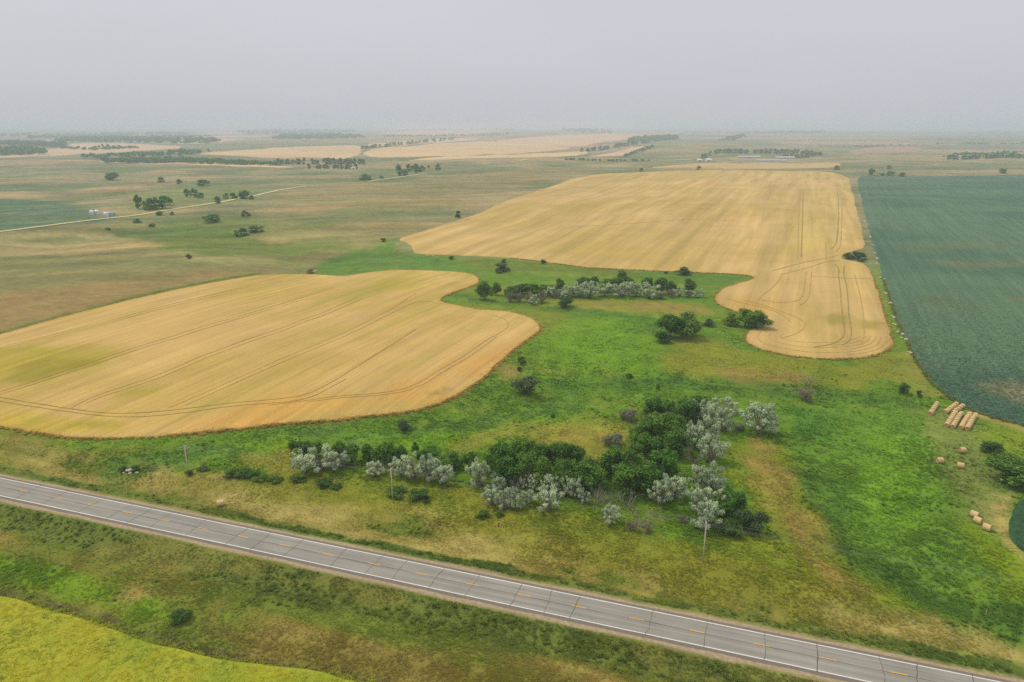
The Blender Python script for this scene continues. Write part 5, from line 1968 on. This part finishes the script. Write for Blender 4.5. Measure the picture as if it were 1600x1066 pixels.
# weeds: broad leafy clumps in ditches and wet ground
NW = 16000
a_ = rs.uniform(math.radians(-42), math.radians(42), NW)
r_ = 88 * (330 / 88) ** rs.uniform(0, 1, NW)
wx, wy = r_ * np.sin(a_), r_ * np.cos(a_)
d_ = road_d(wx, wy)
keep = np.abs(d_) > 7.0
for px in (W1_PX, W2_PX, SOY_PX, SOY2_PX, CAN_PX):
    P = unproject(px)[:, :2]
    keep &= poly_sd(wx, wy, [tuple(p) for p in P]) > 0.3
keep &= (fbm(wx, wy, 9, 3, 521) > 0.42) | ((d_ < -7) & (d_ > -14)) | ((d_ > 6.5) & (d_ < 9))
wx, wy = wx[keep], wy[keep]
wc_ = ground_tone(wx, wy)
ok = wc_[:, 1] > 1.12 * wc_[:, 0]
wx, wy, wc_ = wx[ok], wy[ok], wc_[ok]
wc_ = wc_ * np.array([1.12, 1.2, 1.1]) * rs.uniform(0.8, 1.2, (len(wx), 1))
WEED = [tuft_mesh(50 + i, 16, 0.5, 0.42, 0.24) for i in range(3)]
scatter('verge_weeds', 'dark leafy weeds in the ditches and meadow hollows', np.column_stack([wx, wy, hgt(wx, wy) - 0.03]), np.clip(wc_, 0.004, 0.9), rs.uniform(0.5, 1.2, len(wx)), WEED, 'weeds')
print('grass', len(tx), len(wx), round(time.time() - T0, 1))

ex, ey, ec_ = [], [], []
for px, rgb in ((W1_PX, (206, 168, 84)), (W2_PX[16:], (204, 166, 88)), (SOY_PX[7:], (120, 122, 62)), (CAN_PX[:11], (150, 160, 40))):
    closed = len(px) == len(W1_PX)
    P = chaikin(unproject(px)[:, :2], 2, closed)
    P = densify(P, lambda a: 0.22 + 0.0006 * np.hypot(*a), closed)
    P = P[np.hypot(P[:, 0], P[:, 1]) < 520]
    P = np.repeat(P, 3, 0) + rs.normal(0, 0.8, (3 * len(P), 2))
    ex.append(P[:, 0])
    ey.append(P[:, 1])
    w_ = rs.uniform(0, 1, (len(P), 1)) ** 1.5
    ec_.append(alb(rgb)[None] * (1 - w_) + alb((128, 132, 56))[None] * w_)
ex, ey, ec_ = np.concatenate(ex), np.concatenate(ey), np.concatenate(ec_)
scatter('margin_grass', 'straggling grass and stray stalks along the crop margins', np.column_stack([ex, ey, hgt(ex, ey)]), np.clip(ec_ * 1.2 * rs.uniform(0.85, 1.2, (len(ex), 1)), 0, 1),
        rs.uniform(0.9, 1.9, len(ex)), TUFTS)
NG = 130000
a_ = rs.uniform(math.radians(-43), math.radians(32), NG)
r_ = 165 * (520 / 165) ** rs.uniform(0, 1, NG)
ok = rs.uniform(0, 1, NG) > sstep(240, 520, r_)
hx, hy = (r_ * np.sin(a_))[ok], (r_ * np.cos(a_))[ok]
for fld, px, tn, pt in ((1, W1_PX, tone2((206, 171, 104), (194, 163, 86), 50, 5, 0.8), p1), (2, W2_PX, tone2((206, 173, 108), (192, 162, 90), 90, 7, 0.7), p2)):
    ok = poly_sd(hx, hy, [tuple(p) for p in unproject(px)[:, :2]]) < 0.2
    x_, y_ = hx[ok], hy[ok]
    an_ = (ANG1, ANG2)[fld - 1]
    u_, v_ = x_ * math.cos(an_) + y_ * math.sin(an_), -x_ * math.sin(an_) + y_ * math.cos(an_)
    st_ = fbm(u_ * 0.04, v_, 4.0, 4, 611)
    wd_ = sstep(0.1, 0.7, fbm(u_ * 0.12, v_, 15.0, 4, 617))[:, None] * 0.5
    c_ = pt.apply(x_, y_, tn(x_, y_)) * (1 - wd_) + alb((164, 152, 66))[None] * wd_
    c_ = c_ * (1 + 0.16 * st_)[:, None] * 1.1 * rs.uniform(0.84, 1.16, (len(x_), 1))
    scatter('wheat_plants', ('standing stalks and ears of the left wheat field', 'standing stalks and ears of the long wheat field')[fld - 1], np.column_stack([x_, y_, hgt(x_, y_) + 0.15]),
            np.clip(c_, 0, 1), rs.uniform(0.7, 1.3, len(x_)), [tuft_mesh(140 + i, 9, 0.35, 0.26, 0.09) for i in range(3)], 'crop')
NS = 110000
a_ = rs.uniform(math.radians(18), math.radians(42), NS)
r_ = 150 * (520 / 150) ** rs.uniform(0, 1, NS)
sx_, sy_ = r_ * np.sin(a_), r_ * np.cos(a_)
ok = np.zeros(NS, bool)
fade = rs.uniform(0, 1, NS) > sstep(260, 520, r_)
for px in (SOY_PX, SOY2_PX):
    ok |= poly_sd(sx_, sy_, [tuple(p) for p in unproject(px)[:, :2]]) < -0.3
ok &= fade
sx_, sy_ = sx_[ok], sy_[ok]
sc_ = tone2((78, 108, 82), (96, 120, 90), 60, 9, 0.8, (0.4, 1))(sx_, sy_)
sc_ = p3.apply(sx_, sy_, sc_) * 1.1 * rs.uniform(0.84, 1.18, (len(sx_), 1))
scatter('soybean_plants', 'leafy plants of the dark green field at right', np.column_stack([sx_, sy_, hgt(sx_, sy_) + 0.36]), np.clip(sc_, 0, 1), rs.uniform(0.6, 1.3, len(sx_)), [tuft_mesh(120 + i, 8, 0.42, 0.2, 0.22) for i in range(3)], 'crop')
NC = 60000
P = unproject(CAN_PX)[:, :2]
cx_, cy2 = rs.uniform(-110, 10, NC), rs.uniform(85, 175, NC)
ok = poly_sd(cx_, cy2, [tuple(p) for p in P]) < -0.1
cx_, cy2 = cx_[ok], cy2[ok]
cc_ = tone2((190, 180, 44), (148, 160, 48), 6, 19, 0.95)(cx_, cy2) * 1.15 * rs.uniform(0.85, 1.18, (len(cx_), 1))
scatter('canola_plants', 'yellow-green flowering plants of the bottom left field', np.column_stack([cx_, cy2, hgt(cx_, cy2) + 0.62]), np.clip(cc_, 0, 1), rs.uniform(0.7, 1.3, len(cx_)), [tuft_mesh(90 + i, 12, 0.38, 0.34, 0.12) for i in range(3)], 'crop')

# ------------------------------------------------------------------ smoky air
hz = MB().box((0, 0, (H + 25 - 60) / 2), (54000, 54000, H + 25 + 60)).build('haze', None)
tag(hz, 'thin smoky haze over the whole prairie', 'haze', None, 'stuff')
hm = bpy.data.materials.new('smoke_haze')
hm.use_nodes = True
hn = hm.node_tree.nodes
hn.remove(hn['Principled BSDF'])
pv = hn.new('ShaderNodeVolumePrincipled')
pv.inputs['Color'].default_value = (0.77, 0.87, 0.985, 1)
pv.inputs['Density'].default_value = 0.00016
pv.inputs['Anisotropy'].default_value = 0.0
hm.node_tree.links.new(pv.outputs[0], hn['Material Output'].inputs['Volume'])
hz.data.materials.append(hm)
print('done', round(time.time() - T0, 1), 'min ground', gz.min(), 'max', gz.max())
